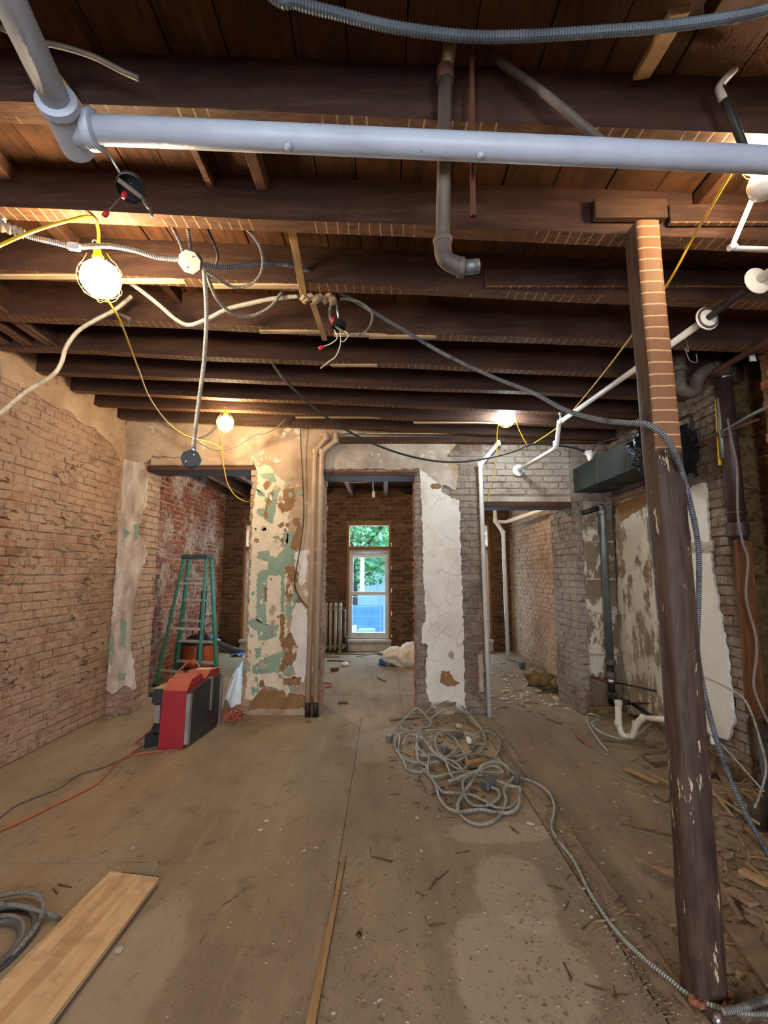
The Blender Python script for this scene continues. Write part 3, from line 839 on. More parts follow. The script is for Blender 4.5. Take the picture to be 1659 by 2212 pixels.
# ------------------------------------------------------------------ right wall
CH0, CH1 = 3.02, 3.42          # chase holding the soil pipe
mb = MB(); mb.box(XR + REC, 3.0, CH1, YBK, -.1, 3.3); mb.box(XR + .27, 3.0, CH0, CH1, -.6, 3.3); mb.box(XR + .02 + REC, 3.0, -3.6, CH0, -.1, 3.3)
wr = mb.build('wall_right', MORT_D)
structure(wr, 'right wall of stripped brick with stained plaster panels')
TR = pl_right(XR); TR2 = pl_right(XR + .02)
def pr(px, py):
    q = P(px, py, x=XR); return (-q.y, q.z)
pan1 = [pr(a, b) for a, b in ((1332, 1110), (1345, 1082), (1400, 1070), (1440, 1062), (1462, 1100), (1482, 1500), (1488, 1560), (1420, 1556), (1345, 1535))]
pan2 = [pr(a, b) for a, b in ((1442, 1075), (1500, 1052), (1527, 1042), (1532, 1100), (1540, 1200), (1556, 1300), (1575, 1420), (1590, 1560), (1580, 1600), (1530, 1580), (1500, 1560), (1470, 1300))]
pan3 = [(-3.0, .62), (-2.97, 1.1), (-2.99, 1.7), (-2.92, 2.0), (-2.8, 2.2), (-2.4, 2.25), (-1.4, 2.2), (-1.4, .7), (-2.3, .6)]
br = Bricks(wr, 31)
br.plane(TR, AX_R, -YB, -CH1, .1, 3.15, B_GREY, cover=[pan1, pan2])
br.plane(TR2, AX_R, -CH0, 3.5, .0, 3.15, B_RED, cover=[pan3])
br.plane(pl_right(XR + .26), AX_R, -CH1, -CH0, .0, 3.1, B_DARK)
br.finish(300)
def sheet_r(p, mat, d1, name='plaster_coat', to3=TR, d0=-.012, **k): return sheet(p, mat, name, d1, to3, wr, d0=d0, **k)
sheet_r(pan1, PL_FLAKE2, .016); sheet_r(pan2, PL_BRIGHT, .020, d0=.0)
sheet_r([(u, v) for u, v in pan3], PL_FLAKE2, .014, to3=TR2)
sheet_r([pr(a, b) for a, b in ((1450, 1178), (1500, 1172), (1546, 1168), (1548, 1192), (1500, 1194), (1452, 1198))], PL_GREY, .026, d0=.01, jag=.006)
sheet_r([pr(a, b) for a, b in ((1335, 1090), (1440, 1050), (1440, 1078), (1400, 1090), (1345, 1128))], PL_BROWN, .019, d0=.0)

# ------------------------------------------------------------------ far room
wfl = MB().box(-3.5, -3.15 - REC, YBK - .01, YF + .3, 0, 3.4).build('wall_left_far', MORT_W)
structure(wfl, 'red brick side wall of the far room behind the ladder')
b2 = Bricks(wfl, 41)
b2.plane(pl_left(-3.15), AX_L, YBK, YF, 0, 3.2, B_RED, vis=through_opening)
b2.finish(300, False)
wfr = MB().box(2.46 + REC, 2.9, YBK + .33, YF + .3, 0, 3.4).build('wall_right_far', MORT_L)
structure(wfr, 'pale washed brick wall seen through the right opening')
b3 = Bricks(wfr, 42)
b3.plane(pl_right(2.46), AX_R, -YF, -YBK - .34, 0, 3.2, B_LEFT, vis=through_opening)
b3.finish(300, False)
WIN = [(-2.75, -1.88), (-.73, .14), (1.2, 2.08)]; WT = 2.45; WB0 = .23
mb = MB(); xs = [-3.5] + [v for w in WIN for v in w] + [2.9]
for i in range(0, len(xs), 2): mb.box(xs[i] - (0 if i == 0 else -REC), xs[i + 1] - (REC if i < 6 else 0), YF + REC, YF + .3, 0, 3.4)
for a, b in WIN: mb.box(a - .012, b + .012, YF + REC, YF + .3, WT, 3.4); mb.box(a - .012, b + .012, YF + .03, YF + .3, 0, WB0)
wf = mb.build('wall_far', MORT_D)
structure(wf, 'dark brick far wall holding the tall windows')
b4 = Bricks(wf, 43)
TF = pl_y(YF)
for i in range(0, len(xs), 2): b4.plane(TF, AX_Y, max(xs[i], -3.15), min(xs[i + 1], 2.46), 0, 3.2, B_DARK, vis=through_opening, off=.03 * i)
for a, b in WIN: b4.plane(TF, AX_Y, a, b, WT + .04, 3.2, B_DARK, vis=through_opening)
b4.finish(300, False)

# windows: wooden outer trim, transom light, double-hung sash
def glass_mat():
    t = NT('window_glass')
    g = t.n('ShaderNodeBsdfGlossy'); g.inputs['Roughness'].default_value = .02
    tr = t.n('ShaderNodeBsdfTransparent'); tr.inputs[0].default_value = (.86, .96, 1, 1)
    mx = t.n('ShaderNodeMixShader'); mx.inputs[0].default_value = .06
    t.t.links.new(tr.outputs[0], mx.inputs[1]); t.t.links.new(g.outputs[0], mx.inputs[2]); t.t.links.new(mx.outputs[0], t.out.inputs[0])
    return t.m
M_GLASS = glass_mat()
for wi, (a, b) in enumerate(WIN):
    mb = MB(); y0, y1 = YF - .02, YF + .14
    mb.box(a, a + .045, y0, y1, WB0, WT); mb.box(b - .045, b, y0, y1, WB0, WT); mb.box(a + .045, b - .045, y0, y1, WT - .045, WT); mb.box(a + .045, b - .045, y0, y1, 1.93, 1.99)
    w = mb.build('window_%d' % (wi + 1), W_TRIM)
    structure(w, ['tall window at the left of the far wall, half hidden by the pier', 'tall window with transom light framed by the middle opening', 'tall window of the far wall behind the right pier'][wi])
    c0, c1 = a + .045, b - .045
    m = MB(); yy = YF + .05
    for (p0, p1, q0, q1) in ((c0, c0 + .035, WB0, 1.93), (c1 - .035, c1, WB0, 1.93), (c0 + .035, c1 - .035, 1.86, 1.93), (c0 + .035, c1 - .035, WB0, WB0 + .05)): m.box(p0, p1, yy - .02, yy + .08, q0, q1)
    m.build('sash_frame', M_WFR, w)
    m = MB(); m.box(c0 + .035, c1 - .035, yy + .03, yy + .07, 1.78, 1.86); m.box(c0 + .035, c0 + .08, yy + .03, yy + .07, 1.10, 1.78); m.box(c1 - .08, c1 - .035, yy + .03, yy + .07, 1.10, 1.78); m.box(c0 + .035, c1 - .035, yy + .03, yy + .07, 1.06, 1.10)
    us = m.build('upper_sash', M_WFR, w)
    m = MB(); m.box(c0 + .03, c1 - .03, yy - .012, yy + .026, 1.05, 1.115); m.box(c0 + .03, c0 + .07, yy - .012, yy + .026, WB0 + .11, 1.05); m.box(c1 - .07, c1 - .03, yy - .012, yy + .026, WB0 + .11, 1.05); m.box(c0 + .03, c1 - .03, yy - .012, yy + .026, WB0 + .05, WB0 + .11)
    ls = m.build('lower_sash', M_WFR, w)
    MB().tube([(c0 + .03, yy - .03, 1.885), (c1 - .03, yy - .03, 1.885)], .028, 10).build('roller_blind', M_WFR, w, smooth=True)
    for (z0, z1, yp, par) in ((1.99, WT - .045, .06, w), (1.10, 1.78, .10, us), (WB0 + .11, 1.05, .055, ls)):
        MB().box(c0 + .03, c1 - .03, YF + yp, YF + yp + .004, z0, z1).build('pane', M_GLASS, par)
    MB().bevbox(((a + b) / 2, YF - .02, .19), (b - a + .02, .16, .06), .012).build('window_sill', M_STONE, w)
    MB().bevbox(((a + b) / 2, YF, .08), (b - a, .1, .16), .008).build('sill_base', M_STONE, w)

# ------------------------------------------------------------------ ceiling
ce = MB().box(-3.0, 3.0, -3.6, YBK + .01, 3.50, 3.56).box(-3.5, 2.9, YBK + .01, YF + .3, 3.42, 3.5).build('ceiling', W_JOIST)
structure(ce, 'underside of the floor above with bare joists and boards')
def jz(x): return 3.05 - .045 * x
x = -3.0
k = 0
while x < 2.95:
    w = rng.choice((.135, .18, .2, .225, .24)); x1 = min(x + w, 2.98)
    d = rng.uniform(0, .008)
    MB().hexa([(x + .003, -3.55, jz(x) + .215 + d), (x1 - .003, -3.55, jz(x1) + .215 + d), (x1 - .003, YBK, jz(x1) + .215 + d), (x + .003, YBK, jz(x) + .215 + d),
               (x + .003, -3.55, jz(x) + .24 + d), (x1 - .003, -3.55, jz(x1) + .24 + d), (x1 - .003, YBK, jz(x1) + .24 + d), (x + .003, YBK, jz(x) + .24 + d)]).build('deck_plank', W_DECK, ce)
    x = x1; k += 1
JY = [-2.95, -2.5, -2.05, -1.6, -1.15, -.7, -.25, .2, .62, 1.03, 1.485, 1.974, 2.436, 2.921, 3.382, 3.80, 4.24, 4.60, 5.0]
for j, yb in enumerate(JY):
    th = rng.uniform(.074, .086); n = 7; mb = MB(); xl, xr = XL - .10, 2.70
    for i in range(n + 1):
        xx = xl + (xr - xl) * i / n; z0 = jz(xx) + rng.uniform(-.006, .006); e = rng.uniform(-.006, .006)
        z1 = jz(xx) + .216
        mb.v += [(xx, yb - th + e, z0), (xx, yb + e * .5, z0 + rng.uniform(-.003, .003)), (xx, yb, z1), (xx, yb - th, z1)]
    for i in range(n):
        for q in range(4):
            r2 = (q + 1) % 4
            mb.face((4 * i + q, 4 * i + r2, 4 * i + 4 + r2, 4 * i + 4 + q)[::-1])
    mb.face((0, 1, 2, 3)); mb.face((4 * n + 3, 4 * n + 2, 4 * n + 1, 4 * n))
    mb.build('joist', W_JOIST, ce)
# blocking, trimmers and left-over lath
def cbox(name, x0, x1, y0, y1, z0, z1, mat): return MB().bevbox(((x0 + x1) / 2, (y0 + y1) / 2, (z0 + z1) / 2), (x1 - x0, y1 - y0, z1 - z0), .004).build(name, mat, ce)
q0, q1 = P(1285, 470, y=1.86), P(1440, 430, y=1.86)
cbox('blocking', q0.x, q1.x, 1.855, 1.89, q0.z, q1.z, W_RED)
cbox('blocking', q1.x + .01, 2.5, 1.862, 1.89, q0.z - .02, q1.z - .02, W_JOIST)
cbox('blocking', .55, 2.3, 2.325, 2.35, 3.03, 3.13, W_JOIST)
for (xx, w) in ((-2.86, .10), (-2.68, .075), (-2.50, .09)): cbox('trimmer', xx - w / 2, xx + w / 2, 2.44, 3.30, jz(xx) + .02, jz(xx) + .17, W_JOIST)
for (xx, w, ya, yb2) in ((-1.72, .07, 1.50, 2.35), (-1.35, .05, 2.44, 2.84), (1.02, .10, .6, 1.2), (1.42, .05, 1.49, 1.89), (-.55, .05, 1.5, 1.9), (-.78, .03, 1.5, 1.9)): cbox('bridging', xx - w / 2, xx + w / 2, ya, yb2, jz(xx) + .13, jz(xx) + .205, W_DECK if xx > 0 else W_RED)
for (xa, xb, yb3) in ((-.95, -.45, 2.40), (-.82, -.42, 2.885), (-.33, .02, 2.89), (-.1, .34, 2.89), (-.4, -.05, 3.35), (-1.6, -1.1, 2.40), (-2.2, -1.7, 2.40), (-.9, .1, 4.57), (.3, 1.2, 4.58), (-.2, .9, 5.02)):
    xm = (xa + xb) / 2; cbox('lath_remnant', xa, xb, yb3 - .035, yb3 + .005, jz(xm) - .017, jz(xm) - .004, W_LATHX)
# wall plate and steel angle over the pier wall
cbox('wall_plate', -.5, 2.5, YB - .10, YB - .01, 2.94, 3.0, W_JOIST)
MB().tube([(-.45, YB - .07, 3.02), (1.15, YB - .07, 2.985)], .028, 10).build('ledger_pipe', M_GALV, ce, smooth=True)
# far room joists run the other way
for xx in (-2.7, -2.2, -1.7, -1.2, -.62, .03, .6, 1.2, 1.8, 2.3): MB().bevbox((xx, (YBK + YF) / 2, 3.05), (.075, YF - YBK + .02, .2), .004).build('joist', W_JOIST, ce)
for k in range(16):
    ya = YBK + k * .228
    MB().box(-3.4, 2.8, ya + .003, ya + .225, 3.155, 3.18).build('deck_plank', W_DECK, ce)
cbox('header', -.74, .14, 6.3, 6.38, 2.93, 3.13, W_JOIST)

# ------------------------------------------------------------------ wall behind the camera, with the two windows that light the room
mb = MB(); xs2 = [-3.25, -2.1, -.9, .7, 1.9, 3.0]
for i in range(0, 6, 2): mb.box(xs2[i], xs2[i + 1], -3.75, -3.5, 0, 3.4)
for i in (1, 3): mb.box(xs2[i], xs2[i + 1], -3.75, -3.5, 0, .5); mb.box(xs2[i], xs2[i + 1], -3.75, -3.5, 2.6, 3.4)
wre = mb.build('wall_rear', PL_TAN); structure(wre, 'plastered wall behind the viewpoint with two windows')
# ================================================================== things
def bend(pts, rad=.06, k=6):
    pts = [Vector(p) for p in pts]; out = [pts[0]]
    for a, b, c in zip(pts, pts[1:], pts[2:]):
        d1 = (a - b); d2 = (c - b); r = min(rad, d1.length * .45, d2.length * .45)
        p, q = b + d1.normalized() * r, b + d2.normalized() * r
        for i in range(k + 1):
            t = i / k; out.append(p * (1 - t) ** 2 + b * 2 * t * (1 - t) + q * t * t)
    out.append(pts[-1]); return out
def PX(lst): return [P(a, b, y=c) for a, b, c in lst]
def low(pts):
    m = min(pts, key=lambda p: p.z); return Vector((m.x, m.y, m.z))
def cable(name, label, cat, pts, r, mat, group=None, n=7, k=8):
    o = MB().tube(spline(pts, k), r, n).build(name, mat, None, smooth=True)
    return tag(o, label, cat, group)
def collar(mb, a, d, L, r, n=14):
    a = Vector(a); d = Vector(d).normalized()
    return mb.tube([a - d * L / 2, a - d * (L / 2 - .004), a + d * (L / 2 - .004), a + d * L / 2], [r * .94, r, r, r * .94], n)

# ------------------------------------------------------------------ wooden post
t0 = thing('wooden_post', 'dark square wooden post with lath marks, standing under the second joist', 'post', (1.15, 1.87, 0))
mb = MB(); rg = random.Random(5); nz = 44; ns = 16
TOPZ = jz(1.15) + .004
for i in range(nz + 1):
    z = TOPZ * i / nz; rnd = .5 + .35 * max(0, 1 - z / 2.0)
    cx = 1.15 + .012 * math.sin(z * 1.7) + .006 * mnoise.noise(Vector((0, 0, z * 2))); cy = 1.87 + .006 * math.sin(z * 2.1)
    hw = .060 + .006 * math.sin(z * 1.3 + 1) + (.004 if z < .4 else 0); hd = .056
    for j in range(ns):
        a = 2 * PI * (j + .5) / ns; c, s2 = math.cos(a), math.sin(a)
        e = 1 / (1 + 5 * (1 - rnd * 1.1)) if rnd < .9 else 1
        e = .34 if z > 2.0 else .34 + .34 * min(1, (2.0 - z) / .8)
        ux = math.copysign(abs(c) ** e, c); uy = math.copysign(abs(s2) ** e, s2)
        w = 1 + .02 * mnoise.noise(Vector((ux * 2, uy * 2, z * 5)))
        mb.v.append((cx + hw * ux * w, cy + hd * uy * w, z))
for i in range(nz):
    for j in range(ns):
        k2 = (j + 1) % ns; mb.face((i * ns + j, i * ns + k2, (i + 1) * ns + k2, (i + 1) * ns + j))
mb.face([j for j in range(ns)][::-1]); mb.face([nz * ns + j for j in range(ns)])
mb.build('shaft', W_POST, t0, smooth='auto')
mb = MB()
for i in range(9):
    a = rg.uniform(0, 2 * PI); mb.rock((1.15 + .075 * math.cos(a), 1.86 + .07 * math.sin(a), .012), .02, rg)
mb.each('packing_chip', M_CHIP, t0)

# ------------------------------------------------------------------ large white pipe under the joists
wz = 2.75
A0, A1 = P(150, 278, z=wz), P(1659, 346, z=wz)
dirp = (A1 - A0).normalized()
t0 = thing('ceiling_pipe', 'thick white painted pipe crossing the ceiling in front, with a tee', 'pipe', (0, 1.25, wz - .04))
MB().tube([A0, A0 + dirp * .6, A0 + dirp * 1.3, A1 + dirp * .9], .037, 20).build('pipe_run', M_WPIPE, t0, smooth=True)
B0 = P(20, 0, z=wz); dB = (B0 - A0).normalized(); E0 = A0 - dB * .065
MB().tube([A0 + dB * .05, A0 + dB * .4, B0 + dB * .8], .036, 20).build('pipe_branch', M_WPIPE, t0, smooth=True)
mb = MB(); mb.tube([E0 - dB * .005, E0, A0 + dB * .06, A0 + dB * .065, A0 + dB * .085, A0 + dB * .09], [.038, .046, .046, .052, .052, .044], 20)
mb.tube([A0, A0 + dirp * .045, A0 + dirp * .05, A0 + dirp * .075, A0 + dirp * .08], [.044, .045, .052, .052, .042], 20)
mb.build('tee_fitting', M_WPIPE, t0, smooth='auto')
for k in (.62, 1.18): 
    c = A0 + dirp * k; MB().lathe([(.0, -.002), (.012, 0), (.010, .006), (.0, .008)], c + Vector((0, -.012, -.037)), (0, -.2, -1), 10).build('paint_drip', M_WPIPE, t0, smooth=True)

# ------------------------------------------------------------------ big flexible conduit at the top of the view
pts = [Vector((-.85, .66, 3.0)), Vector((-.6, .72, 2.96))] + PX([(560, -30, .88), (640, 6, .90), (730, 30, .92), (830, 55, .93), (940, 72, .94), (1040, 80, .95), (1160, 77, .96), (1300, 68, .97), (1430, 58, .98), (1560, 40, 1.0), (1680, 14, 1.02), (1800, -30, 1.04)]) + [Vector((1.35, 1.05, 2.95)), Vector((1.7, 1.1, 2.93))]
o = MB().ribbed(pts, .0130, .0075, .2, 12).build('flexible_conduit', M_GCOND, None)
tag(o, 'thick grey ribbed flexible conduit swagged across the top of the view', 'conduit')

# ------------------------------------------------------------------ old drain pipe, gas stubs
yd = 1.33
t0 = thing('drain_pipe', 'old grey iron drain pipe hanging from the ceiling with an elbow', 'pipe', P(962, 560, y=yd))
pA, pB, pC = P(962, 170, y=yd), P(957, 556, y=yd), P(1030, 578, y=yd)
MB().tube([P(990, -40, y=yd - .03), pA], .0225, 14).build('upper_length', M_BRASS, t0, smooth=True)
MB().tube([pA, pB + Vector((0, 0, .05))], .0225, 14).build('lower_length', M_IRON, t0, smooth=True)
mb = MB(); collar(mb, pA + Vector((0, 0, .012)), (0, 0, 1), .05, .029); mb.build('coupling', M_RUST, t0, smooth='auto')
mb = MB(); mb.tube(bend([pB + Vector((0, 0, .06)), pB - Vector((0, 0, .008)), pC - Vector((.04, 0, .004))], .06, 8), .027, 14)
collar(mb, pB + Vector((0, 0, .055)), (0, 0, 1), .02, .031); collar(mb, pC - Vector((.05, 0, .0)), (1, 0, 0), .02, .031)
mb.each('elbow', M_IRON, t0, smooth='auto')
MB().tube([pC - Vector((.04, 0, 0)), pC + Vector((.006, 0, .006))], .0215, 14).build('outlet_stub', M_GALV, t0, smooth=True)
a, b = P(1018, 20, y=yd), P(1022, 468, y=yd)
mb = MB().tube([a, b], .0088, 10, cap=False); mb.tube([b + Vector((0, 0, .03)), b + Vector((0, 0, .002))], .0066, 10)
tag(mb.build('gas_stub', M_RUST, None, smooth=True), 'thin rusty capped-off pipe hanging beside the drain pipe', 'pipe')
mb = MB().tube([P(1030, 98, y=1.36), P(1180, 205, y=1.33), P(1330, 330, y=1.30)], .0135, 10)
tag(mb.build('diagonal_pipe', M_IRON, None, smooth=True), 'grey conduit pipe slanting down to the thick white pipe', 'pipe')
t0 = thing('taped_pipe', 'short dark pipe with white tape near the right lamp', 'pipe', P(1610, 320, y=1.36))
MB().tube([P(1556, 190, y=1.34), P(1580, 250, y=1.35), P(1612, 330, y=1.36)], .013, 10).build('pipe_length', M_IRON_D, t0, smooth=True)
MB().tube(bend([P(1586, 150, y=1.33), P(1562, 176, y=1.335), P(1552, 190, y=1.34), P(1562, 215, y=1.34)], .03), .0125, 10).build('tape_wrap', PL_GREY, t0, smooth=True)
t0 = thing('thin_white_conduit', 'thin white conduit bent at a right angle below the right lamp', 'conduit', P(1580, 540, y=1.7))
MB().tube(bend([P(1640, 395, y=1.62), P(1580, 536, y=1.7), P(1700, 540, y=1.72)], .02), .0095, 10).build('pipe_length', M_WPIPE2, t0, smooth=True)
mb = MB(); collar(mb, P(1582, 534, y=1.7), (1, 0, .3), .03, .0125); mb.each('elbow', M_WPIPE2, t0, smooth='auto')

# ------------------------------------------------------------------ long white pipe to the pier wall
t0 = thing('sprinkler_pipe', 'long white pipe running back along the right to the pier wall', 'pipe', P(1205, 960, y=4.14))
S0, S1 = P(1212, 910, z=2.88), P(1665, 585, z=2.88)
dS = (S0 - S1).normalized()
d1 = P(1637, 606, z=2.88); d2 = P(1528, 688, z=2.88)
q1 = Vector((S0.x - .02, S0.y + .1, 2.655)); q2 = P(1120, 1016, y=YB - .03)
MB().tube([d2, S0], .0205, 14).build('pipe_run', M_WPIPE2, t0, smooth=True)
MB().tube([S1 - dS * .8, d1], .0205, 14).build('pipe_run', M_WPIPE2, t0, smooth=True)
MB().tube([d1, d2], .018, 14).build('bare_section', M_IRON_D, t0, smooth=True)
MB().tube(bend([S0 - dS * .04, S0 + dS * .04, q1 + Vector((0, -.01, .0)), q1 + (q2 - q1) * .3, q2], .05), .0205, 14).build('drop_pipe', M_WPIPE2, t0, smooth=True)
mb = MB(); collar(mb, S0, dS, .07, .027); collar(mb, q1 + Vector((0, 0, .04)), (0, 0, 1), .05, .026); mb.each('elbow', M_WPIPE2, t0, smooth='auto')
mb = MB().tube([S0 + Vector((.0, 0, .02)), S0 + Vector((0, 0, .07))], .012, 8); collar(mb, S0 + Vector((0, 0, .075)), (0, 0, 1), .02, .02, 8); mb.build('sprinkler_head', M_GALV, t0, smooth='auto')
for c, dd, nm in ((d1, dS, 'escutcheon'), (d2, dS, 'escutcheon'), (q2, (q2 - q1).normalized(), 'escutcheon')):
    MB().lathe([(.026, -.012), (.045, -.009), (.062, -.003), (.066, 0), (.066, .003), (.03, .004)], c, dd if nm and c is not q2 else (0, 1, 0), 22).build(nm, M_WPIPE2, t0, smooth='auto')
MB().lathe([(.022, .004), (.060, .005), (.060, .008), (.022, .009)], d2, -dS, 22).build('gasket', M_IRON, t0)  # dark disc covering the camera side of the second escutcheon
cable('tied_wire', 'thin grey wire knotted round the long white pipe', 'wire', PX([(1478, 728, 2.62), (1484, 740, 2.62), (1487, 760, 2.62), (1480, 752, 2.63), (1490, 778, 2.62), (1505, 782, 2.62), (1504, 764, 2.62)]), .003, M_GCABLE)

# ------------------------------------------------------------------ pier-mounted pipes
def wallpipe(name, label, pts, r, mat, collars=(), flange=None, stubs=None):
    t = thing(name, label, 'pipe', Vector((pts[-1].x, pts[-1].y, max(0, pts[-1].z))))
    MB().tube(bend(pts, .07), r, 14).build('pipe_length', mat, t, smooth=True)
    mb = MB()
    for c, d in collars: collar(mb, c, d, .06, r * 1.22)
    if collars: mb.each('coupling', mat, t, smooth='auto')
    if flange is not None: MB().lathe([(r, -.02), (r * 2.2, -.008), (r * 2.4, 0), (r * 2.4, .004), (r, .006)], flange, (0, 0, 1), 18).build('escutcheon', mat, t, smooth='auto')
    if stubs: MB().tube([stubs, Vector((stubs.x, stubs.y, 0))], r * 1.05, 14).build('rusty_foot', M_IRON_D, t, smooth=True)
    return t
yp = YB - .075
for (xt, xm, xb, top, lab) in ((705, 681, 665, 908, 'left of the twin beige heating pipes on the left pier'), (726, 695, 682, 914, 'right of the twin beige heating pipes on the left pier')):
    a, b, c, d = P(xt, top, y=yp), P(xt, top + 38, y=yp), P(xm, 976, y=yp), P(xb, 1516, y=yp)
    a.z = 3.06
    foot = Vector((d.x, d.y, .15))
    wallpipe('heating_pipe', lab, [a, b, c, foot], .028, M_BEIGE, [(b, (0, 0, 1)), (c, (0, 0, 1))], None, foot)
mbp = [P(1076, 925, y=yp), P(1076, 958, y=yp), P(1037, 1004, y=yp), P(1058, 1545, y=yp)]
mbp[3].z = 0.0; mbp[0].z = 2.98
wallpipe('riser_pipe', 'white riser pipe with an offset on the edge of the right pier', mbp, .0255, M_WPIPE2, [(mbp[1], (0, 0, 1)), (mbp[2], (0, 0, 1))], P(1076, 937, y=yp))
fr = [P(1068, 1088, y=8.2), P(1070, 1125, y=8.2), P(1087, 1150, y=8.2), P(1097, 1403, y=8.2)]
fr[0].z = 2.9; fr[3].z = 0
t0 = wallpipe('far_riser_pipe', 'white riser pipe with a side branch seen through the right opening', fr, .035, M_WPIPE2, [(fr[1], (0, 0, 1)), (fr[2], (0, 0, 1))])
MB().tube([P(1074, 1127, y=8.2), P(1094, 1127, y=8.1), P(1198, 1093, y=6.2)], .033, 12).build('branch', M_WPIPE2, t0, smooth=True)

# ------------------------------------------------------------------ caged work lamps
def lamp(px, py, y, key, col, label, r=.05, tilt=(0, 0, 1), cagecol=M_YEL2):
    c = P(px, py, y=y); ax = Vector(tilt).normalized()
    t = thing('work_lamp', label, 'lamp', c - ax * .07, 'caged work lamps')
    g = NT('bulb_glow_' + key)
    e = g.n('ShaderNodeEmission'); e.inputs[0].default_value = (*col, 1); e.inputs[1].default_value = LAMP_W[key]
    g.t.links.new(e.outputs[0], g.out.inputs[0])
    prof = [(.012, r * 1.25), (.02, r * 1.05)] + [(r * math.sin(a), r * math.cos(a)) for a in [PI * (.18 + .82 * i / 12) for i in range(12)]] + [(.001, -r)]
    b = MB().lathe(prof, c, ax, 20).build('bulb', g.m, t, smooth=True)
    b.visible_shadow = True
    mb = MB(); R = r * 1.14; u = ax.orthogonal().normalized(); w = ax.cross(u)
    for k in range(5):
        a = 2 * PI * k / 5 + .4; d = u * math.cos(a) + w * math.sin(a)
        mb.tube([c + ax * R * 1.2 + d * R * .45] + [c + ax * R * math.cos(q) * 1.08 + d * R * math.sin(q) for q in [PI * (.22 + .7 * i / 9) for i in range(10)]] + [c - ax * R * 1.1], .0014, 5)
    for h, s in ((.35, .93), (-.55, .84)):
        mb.tube([c + ax * R * h + (u * math.cos(a) + w * math.sin(a)) * R * s for a in [2 * PI * i / 18 for i in range(19)]], .0014, 5, cap=False)
    mb.build('cage', cagecol, t, smooth=True)
    mb = MB().lathe([(.018, r * 1.05), (.024, r * 1.08), (.025, r * 1.25), (.018, r * 1.4), (.016, r * 1.75), (.008, r * 1.8)], c, ax, 14)
    mb.build('socket', cagecol, t, smooth='auto')
    MB().tube([c + ax * r * 1.8 + u * .001, c + ax * (r * 1.8 + .015) + u * .016, c + ax * (r * 1.8 + .03) + u * .012, c + ax * (r * 1.8 + .034) - u * .008, c + ax * (r * 1.8 + .02) - u * .016], .003, 6).build('hook', M_STEEL, t, smooth=True)
    if key in 'ef': MB().tube([c + ax * r * 1.7, Vector((c.x, c.y, 3.16))], .005, 6).build('hanging_cord', M_YEL, t, smooth=True)
    return c
WARM = (1.0, .78, .52)
cA = lamp(218, 603, 2.0, 'a', WARM, 'caged work lamp hanging nearest, at upper left, on a yellow cord', .085, tilt=(-.15, -.1, 1))
cB = lamp(487, 914, 4.42, 'b', (1.0, .76, .46), 'warm caged work lamp above the left opening', .074)
cC = lamp(1093, 903, 4.40, 'c', (.80, .92, 1.0), 'cold white caged work lamp beside the white riser pipe', .077)
cE = lamp(622, 1052, 6.6, 'e', WARM, 'work lamp hung in the far room behind the left pier', .06)
cF = lamp(985, 1060, 6.6, 'f', WARM, 'work lamp hung in the far room behind the right pier', .06)
cD = lamp(1652, 338, 1.47, 'd', WARM, 'caged work lamp at the right edge behind the thick white pipe', .062, tilt=(.35, 0, 1))
o = MB().lathe([(.02, .035), (.048, .03), (.052, .0), (.04, -.03), (.012, -.042)], P(1650, 402, y=1.50), (.3, 0, 1), 20).build('lamp_globe', M_CER, None, smooth=True)
tag(o, 'unlit white glass globe under the lamp at the right edge', 'globe')

# ------------------------------------------------------------------ cords
cable('yellow_cable', 'thick yellow cord running from the nearest lamp to the left edge', 'cord', [cA + Vector((-.018, -.012, .12))] + PX([(213, 505, 1.97), (207, 478, 1.94), (190, 467, 1.90), (150, 476, 1.84), (100, 490, 1.78), (50, 508, 1.72), (0, 530, 1.68), (-90, 572, 1.60)]) + [Vector((-2.4, 1.35, 2.42)), Vector((-2.93, 1.15, 2.5))], .0072, M_YEL)
cable('yellow_cable', 'yellow cord drooping from the nearest lamp to the pier wall', 'cord', [cA + Vector((.02, 0, -.075))] + PX([(258, 690, 2.1), (278, 740, 2.3), (300, 800, 2.6), (325, 862, 3.2), (365, 915, 3.9), (405, 942, 4.5), (470, 962, 4.7), (485, 985, 4.8)]), .0048, M_YEL)
cable('yellow_cable', 'yellow cord hanging from the left-hand wall lamp into the left opening', 'cord', [cB + Vector((-.05, .03, .03))] + PX([(473, 930, 4.6), (478, 975, 4.98), (484, 1010, 5.0), (492, 1045, 5.04), (508, 1070, 5.06), (530, 1083, 5.1), (546, 1080, 5.3)]), .005, M_YEL)
cable('yellow_cable', 'yellow cord hanging down the wall from the cold white lamp', 'cord', [cC + Vector((-.03, 0, .09))] + PX([(1079, 905, 4.45), (1074, 935, 4.7), (1073, 975, 4.9), (1067, 1020, 5.02), (1058, 1058, 5.06), (1053, 1085, 5.07)]), .0042, M_YEL)
cable('yellow_cable', 'yellow cord looping from the cold white lamp towards the black cable', 'cord', [cC + Vector((.02, 0, .09))] + PX([(1112, 902, 4.45), (1120, 925, 4.6), (1132, 950, 4.7), (1143, 962, 4.72), (1165, 950, 4.6), (1195, 930, 4.4), (1225, 905, 4.2)]), .0045, M_YEL)
cable('yellow_cable', 'long taut yellow cord passing behind the wooden post', 'cord', PX([(1608, 320, 1.45), (1576, 378, 1.50), (1500, 508, 1.85), (1430, 632, 2.15), (1330, 772, 2.9), (1270, 848, 3.6), (1228, 898, 4.15)]), .0058, M_YEL)
cable('yellow_cable', 'thin yellow cord strung across the top of the middle opening', 'cord', PX([(670, 1022, 5.484), (700, 1033, 5.5), (735, 1040, 5.5), (775, 1042, 5.5), (830, 1036, 5.5), (870, 1030, 5.5), (920, 1026, 5.484)]), .005, M_YEL)

